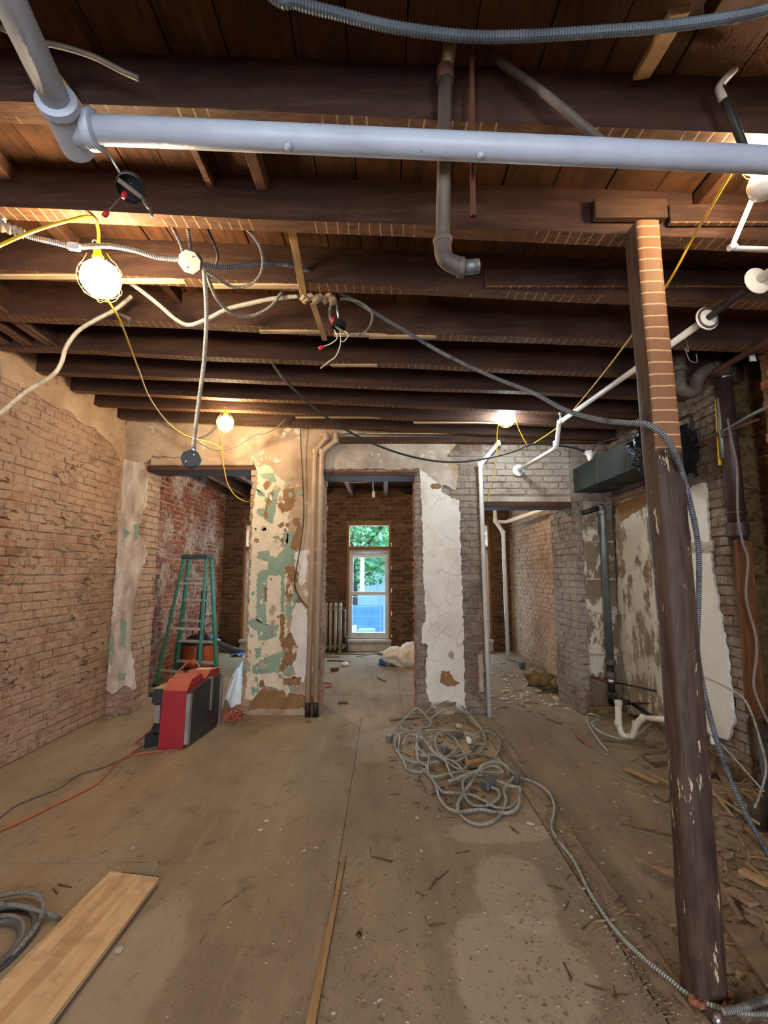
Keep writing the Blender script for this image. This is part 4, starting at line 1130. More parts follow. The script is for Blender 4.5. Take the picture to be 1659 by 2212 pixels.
# ------------------------------------------------------------------ junction boxes and armoured cables
t0 = thing('ceiling_box', 'black round junction box on a metal strap with red wire nuts', 'junction box', P(285, 430, y=1.55))
c = P(282, 405, y=1.55); ax = Vector((.25, -.55, -.8)).normalized()
MB().lathe([(.030, -.024), (.048, -.02), (.05, -.016), (.05, .014), (.046, .016), (.044, -.012), (.001, -.014)], c, ax, 18).build('box_body', M_BLACK, t0, smooth='auto')
u = ax.orthogonal().normalized(); w = ax.cross(u)
mb = MB(); mb.bevbox(c + ax * .016, (.086, .016, .004), .001, Matrix((u, w, ax)).transposed()); mb.build('cover_strap', M_STEEL, t0)
MB().tube(PX([(226, 318, 1.50), (246, 352, 1.52), (268, 388, 1.55)]), .0055, 6).build('hanger_rod', M_STEEL, t0, smooth=True)
MB().tube(PX([(268, 420, 1.53), (252, 437, 1.52), (232, 458, 1.51)]), .003, 6).build('wire', M_GCABLE, t0, smooth=True)
mb = MB(); mb.lathe([(.008, -.012), (.010, 0), (.007, .012), (.003, .016)], P(268, 421, y=1.52), (.2, .2, 1), 8); mb.lathe([(.008, -.012), (.010, 0), (.007, .012), (.003, .016)], P(228, 463, y=1.51), (.6, 0, .8), 8)
mb.each('wire_nut', M_RNUT, t0, smooth=True)
MB().tube(spline(PX([(308, 428, 1.55), (318, 445, 1.55), (325, 452, 1.55), (329, 468, 1.55)])), .006, 6).build('cable_clamp', M_STEEL, t0, smooth=True)

def octbox(name, label, c, ax, r, h, mats, extra=None):
    t = thing(name, label, 'junction box', Vector(c) - Vector((0, 0, r)))
    MB().lathe([(r, -h), (r, 0), (r * .94, .001)], c, ax, 8).build('box_body', mats[0], t)
    MB().lathe([(r * 1.02, .001), (r * 1.02, .004), (r * .98, .005)], c, ax, 8).build('cover_plate', mats[1], t)
    ax = Vector(ax).normalized(); u = ax.orthogonal().normalized()
    mb = MB()
    for s in (-1, 1): mb.lathe([(.004, .005), (.004, .008), (.002, .0085)], Vector(c) + u * s * r * .55, ax, 8)
    mb.each('screw', M_STEEL, t)
    return t
cbx = P(410, 566, y=2.05)
octbox('junction_box', 'octagonal junction box with a white cover feeding the ceiling cables', cbx, (.1, -.75, -.65), .052, .05, (M_GALV, M_PVC))
cbk = P(411, 990, y=2.30)
t0 = octbox('junction_box', 'black octagonal junction box dangling at the end of a cable', cbk, (.15, -1, .05), .047, .04, (M_BLACK, M_BLACK))
mb = MB(); collar(mb, cbk + Vector((.005, .02, .055)), (0, 0, 1), .03, .014, 8); mb.build('connector', M_STEEL, t0, smooth='auto')

cable('armored_cable', 'pale armoured cable from the left edge to the white-covered box', 'cable', [Vector((-2.6, 1.46, 3.12))] + PX([(-50, 455, 1.72), (0, 482, 1.75), (55, 508, 1.78), (110, 522, 1.82), (165, 533, 1.86), (230, 531, 1.92), (290, 541, 1.97), (340, 556, 2.02), (392, 561, 2.06)]), .0115, M_BXL)
mb = MB(); mb.bevbox(P(160, 533, y=1.84), (.055, .03, .03), .006, frame_from((1, 0, -.15)));
tag(mb.build('cable_coupling', M_CER, None), 'bright white coupling on the pale cable behind the nearest lamp', 'coupling')
pw = spline(PX([(-40, 468, 1.70), (0, 488, 1.73), (30, 497, 1.76), (52, 506, 1.78)]), 6)
tag(MB().tube(pw, [.020 + .004 * math.sin(i * 2.1) for i in range(len(pw))], 9).build('plaster_lump', PL_TAN, None, smooth=True), 'lump of plaster and rag clinging to the cable at the left edge', 'plaster lump')
cable('armored_cable', 'long armoured cable hanging straight down to the black box', 'cable', PX([(440, 578, 2.08), (445, 640, 2.12), (446, 700, 2.18), (441, 780, 2.24), (432, 850, 2.28), (424, 910, 2.30), (417, 968, 2.30)]), .0105, M_BXL)
cable('armored_cable', 'armoured cable drooping in a loop below the white-covered box', 'cable', PX([(445, 585, 2.10), (456, 618, 2.16), (472, 650, 2.26), (500, 676, 2.38), (535, 684, 2.44), (570, 672, 2.45), (592, 655, 2.46), (602, 640, 2.47), (610, 632, 2.48)]), .0095, M_BX)
cable('armored_cable', 'dark armoured loop rising from the white-covered box to the joist', 'cable', PX([(448, 588, 2.10), (475, 605, 2.15), (505, 620, 2.2), (535, 617, 2.2), (558, 600, 2.15), (568, 570, 2.08), (562, 535, 2.03), (545, 508, 2.0), (532, 494, 1.99)]), .0078, M_BX)
cable('armored_cable', 'armoured cable sagging in a wide curve below the third joist', 'cable', PX([(282, 612, 2.50), (310, 632, 2.5), (345, 660, 2.52), (380, 690, 2.55), (410, 702, 2.55), (450, 688, 2.55), (490, 668, 2.55), (540, 655, 2.53), (590, 645, 2.5), (645, 640, 2.5)]), .0125, M_BXL)
cable('armored_cable', 'pale thick cable descending to the left wall from the fourth joist', 'cable', PX([(285, 640, 2.62), (247, 670, 2.66), (205, 692, 2.68), (168, 716, 2.68), (143, 750, 2.66), (132, 785, 2.64), (112, 812, 2.62), (55, 848, 2.6), (0, 893, 2.58), (-60, 940, 2.55)]) + [Vector((-2.6, 2.5, 2.1)), Vector((-2.92, 2.4, 1.75)), Vector((-2.935, 2.35, 1.2))], .0125, M_BXL)
cable('armored_cable', 'long grey armoured cable sagging past the post down to the rubble', 'cable', PX([(440, 572, 2.08), (480, 578, 2.12), (530, 573, 2.18), (580, 570, 2.25), (630, 574, 2.3), (670, 588, 2.36), (750, 640, 2.5), (860, 706, 2.62), (960, 765, 2.62), (1060, 812, 2.58), (1150, 848, 2.4), (1220, 885, 2.2), (1290, 906, 1.98), (1350, 913, 1.82), (1395, 916, 1.74), (1430, 938, 1.72), (1460, 985, 1.76), (1485, 1065, 1.86), (1508, 1180, 2.0), (1509, 1300, 2.1), (1506, 1400, 2.15), (1520, 1490, 2.2), (1545, 1590, 2.25), (1580, 1690, 2.3), (1625, 1785, 2.36), (1680, 1880, 2.42)]), .0115, M_BXD, k=10)
cable('black_cable', 'long black cable swagged from the joists to the duct', 'cable', PX([(585, 780, 3.40), (620, 825, 3.5), (680, 882, 3.75), (750, 930, 4.0), (830, 968, 4.2), (910, 991, 4.35), (980, 998, 4.45), (1050, 990, 4.52), (1110, 975, 4.6), (1150, 960, 4.65), (1200, 962, 4.7), (1250, 970, 4.75), (1278, 985, 4.8)]), .0105, M_CABLE)
cable('black_cable', 'short black cable curving along the top of the duct', 'cable', PX([(1280, 975, 4.7), (1290, 960, 4.6), (1325, 948, 4.4), (1365, 938, 4.2), (1410, 925, 4.0)]), .008, M_CABLE)
cable('grey_wire', 'grey wire running down the plaster beside the twin beige pipes', 'wire', PX([(648, 903, 5.02), (650, 960, 5.06), (654, 1040, 5.08), (656, 1110, 5.09), (650, 1170, 5.09), (640, 1230, 5.09), (636, 1260, 5.09), (645, 1288, 5.09), (664, 1312, 5.08)]), .0055, M_CABLE)
cable('grey_wire', 'grey wire draped in front of the lintel plaster by the warm wall lamp', 'wire', PX([(300, 888, 4.95), (345, 912, 4.95), (400, 940, 4.9), (440, 962, 4.88), (465, 972, 4.85), (500, 968, 4.85), (530, 952, 4.85), (548, 940, 4.85), (575, 935, 4.85), (600, 922, 4.85), (620, 902, 4.85)]), .007, M_GCABLE)
cable('grey_wire', 'grey wire looping from the wall to the left beside the pier lamp', 'wire', PX([(430, 946, 5.0), (455, 935, 5.0), (475, 915, 4.95)]), .007, M_GCABLE)
for (a, lab) in (([(372, 490, 2.0), (384, 512, 2.02), (392, 532, 2.04), (397, 552, 2.06)], 'short armoured whip entering the white-covered box from the left'), ([(405, 492, 2.0), (409, 515, 2.03), (411, 545, 2.06)], 'short armoured whip entering the white-covered box from above')):
    cable('cable_whip', lab, 'cable', PX(a), .009, M_BX)
cable('hanging_wire', 'black wire bundle hanging between the second and third joists', 'wire', PX([(448, 495, 2.02), (462, 525, 2.1), (470, 552, 2.2), (466, 575, 2.25)]), .007, M_CABLE)

# box on a threaded rod, wires hanging
t0 = thing('ceiling_box', 'black box on a blue-lit threaded rod with wires hanging loose', 'junction box', P(735, 715, y=2.45))
c = P(732, 704, y=2.47)
MB().tube([P(726, 650, y=2.45), c + Vector((0, 0, .02))], .006, 8).build('threaded_rod', M_STEEL, t0, smooth=True)
MB().lathe([(.012, .028), (.036, .022), (.042, .01), (.042, -.018), (.038, -.018), (.036, .004), (.001, .006)], c, (0.1, .1, 1), 14).build('box_body', M_BLACK, t0, smooth='auto')
for q in (([(722, 712, 2.46), (728, 730, 2.44), (715, 742, 2.44), (700, 748, 2.44)]), ([(735, 715, 2.46), (735, 745, 2.44), (725, 770, 2.44), (712, 780, 2.44), (692, 796, 2.44)]), ([(745, 715, 2.46), (752, 725, 2.45), (742, 738, 2.45), (735, 735, 2.44)])):
    MB().tube(spline(PX(q)), .0032, 5).build('loose_wire', M_PAPER, t0, smooth=True)
MB().lathe([(.010, -.014), (.011, 0), (.007, .014), (.003, .018)], P(719, 692, y=2.45), (0, 0, 1), 8).build('wire_nut', M_RNUT, t0, smooth=True)
MB().lathe([(.010, -.014), (.011, 0), (.007, .014), (.003, .018)], P(693, 751, y=2.44), (1, 0, .6), 8).build('wire_nut', M_RNUT, t0, smooth=True)
cable('armored_cable', 'grey armoured loop curling right of the black rod-hung box', 'cable', PX([(716, 645, 2.44), (712, 680, 2.46), (722, 702, 2.46), (750, 720, 2.5), (775, 724, 2.5), (795, 710, 2.5), (804, 688, 2.5), (798, 668, 2.5), (770, 650, 2.5), (735, 645, 2.48)]), .0075, M_BX)

# loose lath strips hanging with a lump of plaster
def plank(name, label, cat, a, b, w, th, mat, up=(0, 0, 1), group=None):
    a, b = Vector(a), Vector(b); R = frame_from(b - a, up)
    o = MB().bevbox((0, 0, 0), ((b - a).length, w, th), min(.003, th * .3), R)
    o.v = [(v[0] + (a.x + b.x) / 2, v[1] + (a.y + b.y) / 2, v[2] + (a.z + b.z) / 2) for v in o.v]
    return tag(o.build(name, mat), label, cat, group)
plank('lath_strip', 'loose lath strip spanning the second and third joists', 'lath', P(626, 470, y=1.93), P(656, 640, y=2.46), .040, .008, W_LATH)
plank('lath_strip', 'splintered lath strip hanging below the plaster lump', 'lath', P(676, 655, y=2.45), P(702, 735, y=2.80), .034, .008, W_LATH)
mb = MB(); rg = random.Random(9)
for i in range(16): mb.rock(P(655 + 4.2 * i, 645 + 6 * math.sin(i * 1.3), y=2.45 + rg.uniform(-.02, .02)), rg.uniform(.018, .034), rg)
tag(mb.build('plaster_lump', PL_TAN), 'lump of broken plaster keyed to lath under the third joist', 'plaster lump')
plank('lath_strip', 'thin wooden strip hanging behind the white tee at upper left', 'lath', P(100, 130, y=1.30), P(195, 258, y=1.44), .022, .008, W_LATH)
cable('armored_cable', 'dark cable crossing the ceiling boards at upper left', 'cable', PX([(-20, 50, 1.22), (60, 85, 1.24), (130, 100, 1.26), (200, 122, 1.28), (260, 152, 1.3), (300, 170, 1.32)]), .009, M_IRON)
plank('wood_strip', 'short pale board nailed between joists at upper right', 'board', P(1385, 165, y=1.36), P(1470, 20, y=1.10), .055, .02, W_LATH)

# metal bracket bits around the left framing
t0 = thing('cable_bracket', 'small metal bracket on the fourth joist below the nearest lamp', 'bracket', P(270, 700, y=2.85))
MB().bevbox(P(268, 685, y=2.83), (.10, .05, .02), .004, frame_from((1, .3, -.4))).build('plate', M_IRON, t0)
for k in (-10, 8): MB().tube(PX([(268 + k, 690, 2.83), (272 + k, 706, 2.83)]), .004, 6).build('bolt', M_STEEL, t0)
# ------------------------------------------------------------------ duct on the right with black film
t0 = thing('air_duct', 'dark green metal duct running along the right wall from the pier wall', 'duct', (2.32, 4.5, 2.38))
mb = MB().bevbox((2.32, 4.47, 2.515), (.36, 1.36, .27), .006); mb.build('duct_body', M_DUCT, t0)
for yy in (3.95, 4.55): MB().bevbox((2.32, yy, 2.515), (.372, .03, .282), .004).build('duct_seam', M_DUCT, t0)
mb = MB(); nu, nv = 40, 18
for i in range(nv + 1):
    f = i / nv; y = 3.86 - .34 * f; sc = 1.12 + .55 * math.sin(f * PI) - .35 * f
    for j in range(nu):
        a = 2 * PI * j / nu
        k = sc * (1 + .30 * mnoise.noise(Vector((math.cos(a) * 3.1, math.sin(a) * 3.1, f * 4))) + .16 * mnoise.noise(Vector((math.cos(a) * 9, math.sin(a) * 9, f * 11))))
        mb.v.append((min(2.53, 2.31 + .17 * k * math.cos(a)), y + .05 * mnoise.noise(Vector((a, f * 5, 2))), 2.51 + .15 * k * math.sin(a) - .05 * f + (-.10 if math.sin(a) < -.6 else 0) * f))
for i in range(nv):
    for j in range(nu):
        k2 = (j + 1) % nu; mb.face((i * nu + j, i * nu + k2, (i + 1) * nu + k2, (i + 1) * nu + j)[::-1])
mb.face([nv * nu + j for j in range(nu)][::-1])
tag(mb.build('plastic_wrap', M_POLY, None, smooth=True), 'crumpled black plastic film tied over the near end of the duct', 'plastic film')
t0 = thing('lampholder', 'white ceramic lampholder hanging beside the far end of the duct', 'lampholder', P(1276, 1015, y=4.78))
c = P(1275, 985, y=4.78)
MB().lathe([(.006, .05), (.05, .045), (.07, .035), (.072, .026), (.05, .018), (.034, -.005), (.03, -.03), (.016, -.05), (.014, -.062)], c, (.15, .1, 1), 18).build('ceramic_body', M_CER, t0, smooth='auto')
MB().lathe([(.010, -.062), (.012, -.07), (.010, -.085), (.004, -.09)], c, (.15, .1, 1), 10).build('terminal', M_STEEL, t0, smooth=True)

# ------------------------------------------------------------------ plumbing on the right wall
yq = YB - .06
t0 = thing('waste_stack', 'dull grey vertical pipe on the stained plaster right of the right opening', 'pipe', P(1315, 1480, y=yq))
a, b, c, d = P(1258, 1108, y=yq), P(1300, 1097, y=yq), P(1318, 1430, y=yq), P(1322, 1510, y=yq)
MB().tube(bend([b + Vector((-.03, 0, 0)), b, c], .03), .04, 14).build('pipe_length', M_GALV, t0, smooth=True)
MB().tube([a, b + Vector((-.02, 0, 0))], .028, 12).build('side_arm', M_IRON_D, t0, smooth=True)
mb = MB(); collar(mb, b + Vector((0, 0, -.05)), (0, 0, 1), .05, .05); collar(mb, b + Vector((-.02, 0, 0)), (1, 0, 0), .05, .046); mb.each('elbow', M_GALV, t0, smooth='auto')
MB().tube([c + Vector((0, 0, .01)), Vector((d.x, d.y, .12))], .036, 12).build('lower_pipe', M_IRON_D, t0, smooth=True)
mb = MB()
for q, L, r in ((c, .05, .056), (c - Vector((0, 0, .13)), .06, .05), (c - Vector((0, 0, .33)), .05, .052)): collar(mb, q, (0, 0, 1), L, r)
mb.each('coupling', M_IRON, t0, smooth='auto')
t0 = thing('water_valve', 'small brass shut-off valve with thin supply pipes on the right wall', 'valve', P(1325, 1520, y=4.95))
v0 = P(1305, 1470, y=4.98)
MB().tube([v0 + Vector((-.10, .08, .02)), v0, v0 + Vector((.12, -.05, -.02))], .014, 10).build('valve_body', M_RUST, t0, smooth=True)
mb = MB(); collar(mb, v0 + Vector((.06, -.02, 0)), (1, -.3, 0), .05, .022, 10); mb.build('union_nut', M_STEEL, t0, smooth='auto')
MB().tube([v0 + Vector((.1, -.04, -.01)), P(1460, 1502, y=4.3)], .008, 8).build('supply_pipe', M_IRON_D, t0, smooth=True)
MB().tube([P(1362, 1519, y=4.85), P(1470, 1520, y=4.3)], .009, 8).build('supply_pipe', M_RUST, t0, smooth=True)
MB().tube([P(1368, 1522, y=4.85), P(1420, 1555, y=4.5)], .018, 8).build('stub_pipe', M_IRON_D, t0, smooth=True)
MB().tube(bend([P(1318, 1500, y=4.95), P(1330, 1515, y=4.92), P(1362, 1518, y=4.85)], .04), .026, 10).build('elbow', M_IRON_D, t0, smooth=True)
t0 = thing('pvc_trap', 'cream plastic drain trap and pipe low behind the wooden post', 'drain trap', P(1360, 1595, y=4.75))
a = [P(1336, 1518, y=4.42), P(1336, 1562, y=4.40), P(1344, 1590, y=4.37), P(1366, 1592, y=4.34), P(1374, 1564, y=4.32), P(1388, 1551, y=4.28), P(1470, 1556, y=4.0)]
MB().tube(bend(a[:6], .05), .027, 12).build('trap_bend', M_PVC, t0, smooth=True)
MB().tube([a[5], a[6]], .024, 12).build('waste_pipe', M_PVC, t0, smooth=True)
mb = MB()
for i, dd in ((0, (0, 0, 1)), (1, (0, 0, 1)), (4, (0.2, 0, 1)), (5, (1, -.7, 0))): collar(mb, a[i], dd, .04, .034, 12)
mb.each('slip_nut', M_PVC, t0, smooth='auto')
def onfloor(px, py, h=.01): return P(px, py, z=h)
cable('armored_cable', 'thin armoured cable looped on the floor before the cream drain trap', 'cable', [P(1312, 1622, z=.01), P(1292, 1598, z=.012), P(1272, 1565, z=.02), P(1268, 1545, z=.05), P(1282, 1543, z=.09), P(1300, 1552, z=.06), P(1278, 1562, z=.05), P(1300, 1583, z=.03), P(1340, 1596, z=.03), P(1372, 1590, z=.04), P(1408, 1562, z=.08)], .0085, M_BXP)

# soil stack in the chase, burnt board, floor-level hub
t0 = thing('soil_stack', 'dark brown cast-iron soil pipe with collars in the right wall chase', 'pipe', (2.58, 3.3, .9))
sx, sy = 2.53, 3.30
MB().tube([(sx, sy, 1.72), (sx, sy, 3.1)], .056, 18).build('pipe_length', M_SOIL, t0, smooth=True)
mb = MB()
for z, L, r in ((1.80, .10, .068), (1.92, .02, .07), (2.5, .06, .066)): collar(mb, (sx, sy, z), (0, 0, 1), L, r, 18)
mb.each('hub', M_SOIL, t0, smooth='auto')
plank('burnt_board', 'orange-brown upright board leaning in the right wall chase', 'board', P(1605, 1168, y=3.2), P(1632, 1545, y=3.05), .11, .03, W_ORANGE, (0, 1, 0))
t0 = thing('floor_hub', 'black cast-iron pipe hub rising from the hole at the right wall', 'pipe', (2.42, 3.04, -.1))
hx, hy = 2.43, 3.03
MB().tube([(hx, hy, -.45), (hx, hy, .52)], .088, 20).build('pipe_length', M_IRON_D, t0, smooth=True)
mb = MB(); collar(mb, (hx, hy, .50), (0, 0, 1), .06, .10, 20); collar(mb, (hx, hy, .22), (0, 0, 1), .03, .102, 20); collar(mb, (hx, hy, .15), (0, 0, 1), .03, .105, 20); mb.each('hub', M_SOIL, t0, smooth='auto')
# lead trap near the ceiling
t0 = thing('lead_trap', 'old iron trap bend under the joists right of the post', 'drain trap', P(1490, 850, y=3.2))
MB().tube(bend(PX([(1470, 745, 3.2), (1464, 800, 3.2), (1470, 842, 3.2), (1500, 850, 3.2), (1508, 812, 3.2), (1530, 796, 3.22), (1580, 800, 3.25)]), .07), .045, 14).build('trap_bend', M_IRON, t0, smooth=True)
mb = MB(); collar(mb, P(1464, 800, y=3.2), (0, 0, 1), .04, .06); collar(mb, P(1545, 797, y=3.22), (1, 0, 0), .05, .056); mb.each('hub', M_IRON, t0, smooth='auto')
def rpipe(name, label, pts, r, mat, rad=.05, cat='pipe'):
    return tag(MB().tube(bend(PX(pts), rad), r, 10).build(name, mat, None, smooth=True), label, cat)
rpipe('branch_pipe', 'rusty pipe slanting up to the right edge above the trap bend', [(1535, 808, 3.2), (1575, 785, 3.1), (1660, 738, 2.7), (1720, 705, 2.5)], .022, M_RUST)
rpipe('vent_pipe', 'pale upright pipe left of the yellow stick on the right wall', [(1556, 700, 3.3), (1552, 810, 3.3), (1556, 920, 3.3), (1562, 990, 3.3)], .016, M_GALV)
rpipe('gas_pipe', 'thin black bent pipe on the exposed brick behind the post', [(1440, 918, 3.75), (1492, 895, 3.6), (1497, 940, 3.6), (1478, 948, 3.7)], .012, M_IRON_D, .02)
rpipe('gas_pipe', 'thin grey branch pipe reaching the right edge at lamp-holder height', [(1548, 940, 3.35), (1580, 922, 3.2), (1620, 898, 3.0), (1700, 858, 2.7)], .012, M_GALV, .02)
rpipe('gas_pipe', 'rusty pipe running along the wall above the chase', [(1500, 965, 3.5), (1560, 935, 3.3), (1640, 905, 3.0)], .010, M_RUST)
t0 = thing('yellow_stick', 'yellow stick with black marks upright among the pipes on the right wall', 'stick', P(1560, 1010, y=3.3))
plank_a, plank_b = P(1549, 862, y=3.34), P(1556, 1005, y=3.34)
o = MB().bevbox((0, 0, 0), ((plank_b - plank_a).length, .03, .012), .002, frame_from(plank_b - plank_a, (0, 1, 0)))
o.v = [tuple(Vector(v) + (plank_a + plank_b) / 2) for v in o.v]; o.build('stick', M_YEL, t0)
mb = MB()
for k in range(6): mb.bevbox(plank_a.lerp(plank_b, .32 + .07 * k) + Vector((0, -.009, 0)), (.016, .003, .010 if k % 2 else .018), .001)
mb.each('print_mark', M_IRON_D, t0)
rg = random.Random(77)
for (px, py, w, h, dep, lab) in ((1570, 868, .10, .09, 3.36, 'pale plaster scrap wedged behind the yellow stick'), (1572, 800, .09, .10, 3.25, 'pale paper scrap caught above the pipes near the right edge'), (1622, 772, .05, .08, 3.0, 'white scrap stuck high on the right wall')):
    c = P(px, py, y=dep); poly = ragged([(-w / 2, -h / 2), (w / 2, -h / 2), (w / 2, h / 2), (-w / 2, h / 2)], .03, .012, rg)
    tag(MB().prism(poly, lambda u, v, d, c=c: (c.x + u, c.y - d, c.z + v), 0, .008).build('plaster_scrap', PL_BRIGHT), lab, 'scrap')
cable('grey_wire', 'grey cable hanging down beside the soil pipe at the right edge', 'cable', PX([(1572, 905, 3.15), (1580, 950, 3.1), (1592, 1010, 3.08), (1594, 1110, 3.08), (1604, 1170, 3.05), (1616, 1210, 3.02), (1612, 1290, 3.0), (1632, 1370, 2.98), (1634, 1420, 2.98), (1628, 1480, 2.98), (1645, 1530, 2.95), (1670, 1580, 2.9)]), .0075, M_GCABLE)
cable('grey_wire', 'thin stiff wire stretched low from the post to the rubble at right', 'wire', PX([(1490, 1455, 3.3), (1530, 1466, 3.2), (1575, 1488, 3.0), (1605, 1508, 2.9), (1625, 1545, 2.85), (1642, 1600, 2.8), (1655, 1660, 2.78), (1640, 1720, 2.75), (1630, 1745, 2.72)]), .0062, M_BXP)
cable('grey_wire', 'dark wire hanging behind the post against the bright plaster', 'wire', PX([(1455, 1040, 1.9), (1466, 1070, 1.92), (1472, 1100, 1.93), (1488, 1150, 1.93), (1488, 1180, 1.93), (1478, 1210, 1.92), (1462, 1245, 1.9)]), .0055, M_CABLE)
cable('grey_wire', 'thin wire lying across the broken boards right of the post', 'wire', PX([(1500, 1560, 2.95), (1560, 1610, 2.9), (1610, 1665, 2.8), (1650, 1710, 2.7)]), .005, M_BXP)
plank('window_track', 'narrow white metal track leaning behind the post', 'track', P(1508, 1500, y=3.15), P(1522, 1610, y=3.05), .02, .02, M_WFR)
plank('window_track', 'second white metal track leaning nearer the bright plaster', 'track', P(1524, 1490, y=3.2), P(1540, 1608, y=3.1), .02, .02, M_WFR)

# ------------------------------------------------------------------ broken boards and rubble on the right
rg = random.Random(12)
for (a, b, w, th, m, lab) in (
    ((1340, 1780), (1480, 1812), .014, .012, M_DKWOOD, 'dark thin stick lying left of the post foot'),
    ((1372, 1850), (1500, 1912), .045, .012, W_BOARD, 'long splintered lath left of the post foot'),
    ((1398, 1640), (1480, 1632), .05, .03, W_BOARD, 'broken board across the floor hole behind the post'),
    ((1350, 1660), (1420, 1690), .04, .014, W_LATH, 'orange wood splinter before the floor hole'),
    ((1400, 1672), (1450, 1695), .035, .012, W_BOARD, 'short grey lath before the floor hole'),
    ((1545, 1640), (1600, 1740), .07, .025, W_BOARD, 'grey broken board right of the post beside the hole'),
    ((1530, 1695), (1580, 1760), .018, .012, W_LATH, 'thin pale lath right of the post'),
    ((1530, 1708), (1640, 1780), .016, .012, W_LATH, 'long thin lath slanting right of the post'),
    ((1555, 1905), (1600, 1985), .02, .012, W_BOARD, 'narrow lath lying near the post foot at right'),
    ((1600, 1880), (1659, 1910), .05, .02, W_LATH, 'pale broken board at the right edge'),
    ((1575, 1920), (1630, 1955), .06, .016, W_BOARD, 'short plank scrap at the right edge'),
    ((1590, 2000), (1690, 2140), .10, .02, W_BOARD, 'wide plank lying askew in the lower right corner'),
    ((1620, 1790), (1690, 1860), .06, .02, W_BOARD, 'grey board by the cable at the right edge'),
    ((1440, 1560), (1500, 1590), .06, .03, W_BOARD, 'plank stub behind the post under the cream pipe'),
    ((1300, 1600), (1420, 1612), .02, .014, M_DKWOOD, 'dark stick before the cable loop on the floor'),
    ((1500, 1610), (1600, 1640), .07, .03, W_BOARD, 'plank across the hole at the foot of the bright plaster')):
    p, q = P(a[0], a[1], z=.025), P(b[0], b[1], z=.03)
    plank('broken_board', lab, 'board', p, q, w, th, m)
plank('wood_splinter', 'reddish stub of wood on the dirt left of the cable loop', 'splinter', P(1246, 1588, z=.015), P(1272, 1610, z=.015), .03, .025, M_CHIP)
plank('wood_splinter', 'dark wedge of wood near the pilaster foot', 'splinter', P(1178, 1548, z=.015), P(1212, 1562, z=.015), .03, .012, W_BOARD)

# ------------------------------------------------------------------ cable tangle on the floor
rg = random.Random(44)
t0 = thing('cable_tangle', 'tangled heap of grey armoured cable on the floor in front of the right pier', 'cable', onfloor(985, 1650, 0))
def loopy(pts, mat=M_BXP, r=.0095, nm='cable_strand'):
    MB().tube(spline([onfloor(a, b, h) for a, b, h in pts], 9), r, 7).build(nm, mat, t0, smooth=True)
def L2(zx, zy, h=.02): return (820 + zx / 3.95, 1480 + zy / 3.95, h)
loopy([L2(*q) for q in ((300, 200, .16), (240, 260, .1), (150, 350, .05), (120, 400, .03), (170, 440, .03), (160, 560, .02), (210, 660, .02), (240, 720, .015), (350, 740, .02), (400, 690, .03), (330, 640, .04), (320, 500, .05), (330, 400, .05), (420, 360, .04), (540, 380, .03), (660, 480, .04), (640, 560, .04), (560, 610, .03), (490, 560, .03), (480, 450, .05), (540, 390, .06), (700, 400, .05), (800, 440, .04))])
loopy([L2(*q) for q in ((290, 210, .15), (330, 200, .16), (400, 270, .1), (440, 330, .05), (360, 380, .04), (250, 390, .04), (180, 350, .04), (250, 250, .1), (295, 235, .13))])
loopy([L2(*q) for q in ((390, 240, .06), (470, 170, .14), (560, 180, .14), (640, 210, .12), (740, 230, .10), (800, 290, .07), (850, 350, .04), (900, 450, .03), (880, 540, .03), (820, 590, .02), (700, 600, .03), (560, 610, .03), (430, 590, .04), (350, 560, .05), (330, 530, .05))])
loopy([L2(*q) for q in ((430, 290, .08), (540, 220, .12), (660, 205, .12), (760, 260, .09), (830, 340, .05), (870, 380, .04), (800, 430, .05), (700, 400, .05), (600, 390, .05), (480, 380, .06), (350, 390, .05), (220, 400, .04), (150, 440, .03), (130, 520, .03), (180, 600, .02), (260, 650, .02), (400, 660, .03), (500, 650, .03))])
loopy([L2(*q) for q in ((330, 400, .05), (400, 500, .04), (460, 580, .03), (560, 650, .03), (680, 720, .03), (740, 700, .03), (740, 620, .04), (700, 540, .04), (680, 510, .05))])
loopy([L2(*q) for q in ((360, 580, .05), (420, 620, .04), (410, 720, .03), (450, 780, .03), (560, 760, .03), (700, 740, .04), (840, 740, .04), (980, 745, .04), (1050, 740, .05), (1010, 700, .07), (930, 690, .08), (860, 720, .08), (740, 760, .06), (620, 810, .04), (590, 820, .03))])
loopy([L2(*q) for q in ((350, 700, .02), (430, 780, .02), (490, 860, .02), (540, 910, .02), (640, 920, .02), (760, 930, .02), (880, 980, .02), (980, 1040, .02), (1090, 1050, .02), (1160, 1010, .02), (1195, 930, .03), (1190, 870, .05), (1120, 860, .05), (960, 800, .05), (820, 765, .05), (720, 800, .04), (715, 900, .03), (760, 1000, .02), (840, 1035, .02), (940, 1020, .02), (1015, 960, .02), (1015, 900, .03), (950, 870, .03))])
loopy([L2(*q) for q in ((480, 850, .02), (510, 960, .02), (570, 1040, .02), (680, 1080, .02), (850, 1060, .02), (1000, 1085, .02), (1110, 1085, .02), (1180, 1030, .03), (1195, 930, .05))], r=.0105)
loopy([L2(*q) for q in ((830, 750, .06), (870, 690, .10), (960, 655, .10), (1050, 670, .08), (1110, 730, .06), (1140, 780, .05), (1090, 850, .04), (1060, 900, .03), (1080, 980, .02), (1050, 1070, .02), (980, 1150, .015), (860, 1190, .015), (750, 1160, .015), (680, 1090, .015), (670, 1010, .02), (720, 920, .03), (800, 800, .05), (840, 730, .07))], r=.0105)
loopy([L2(*q) for q in ((680, 160, .10), (740, 220, .08), (800, 300, .05), (860, 370, .03), (960, 410, .02), (1020, 470, .02), (1020, 540, .02), (985, 610, .015))])
loopy([L2(*q) for q in ((880, 360, .05), (960, 380, .05), (1040, 470, .03), (1090, 590, .02), (1180, 690, .02), (1290, 800, .015))], M_GCABLE, .007)
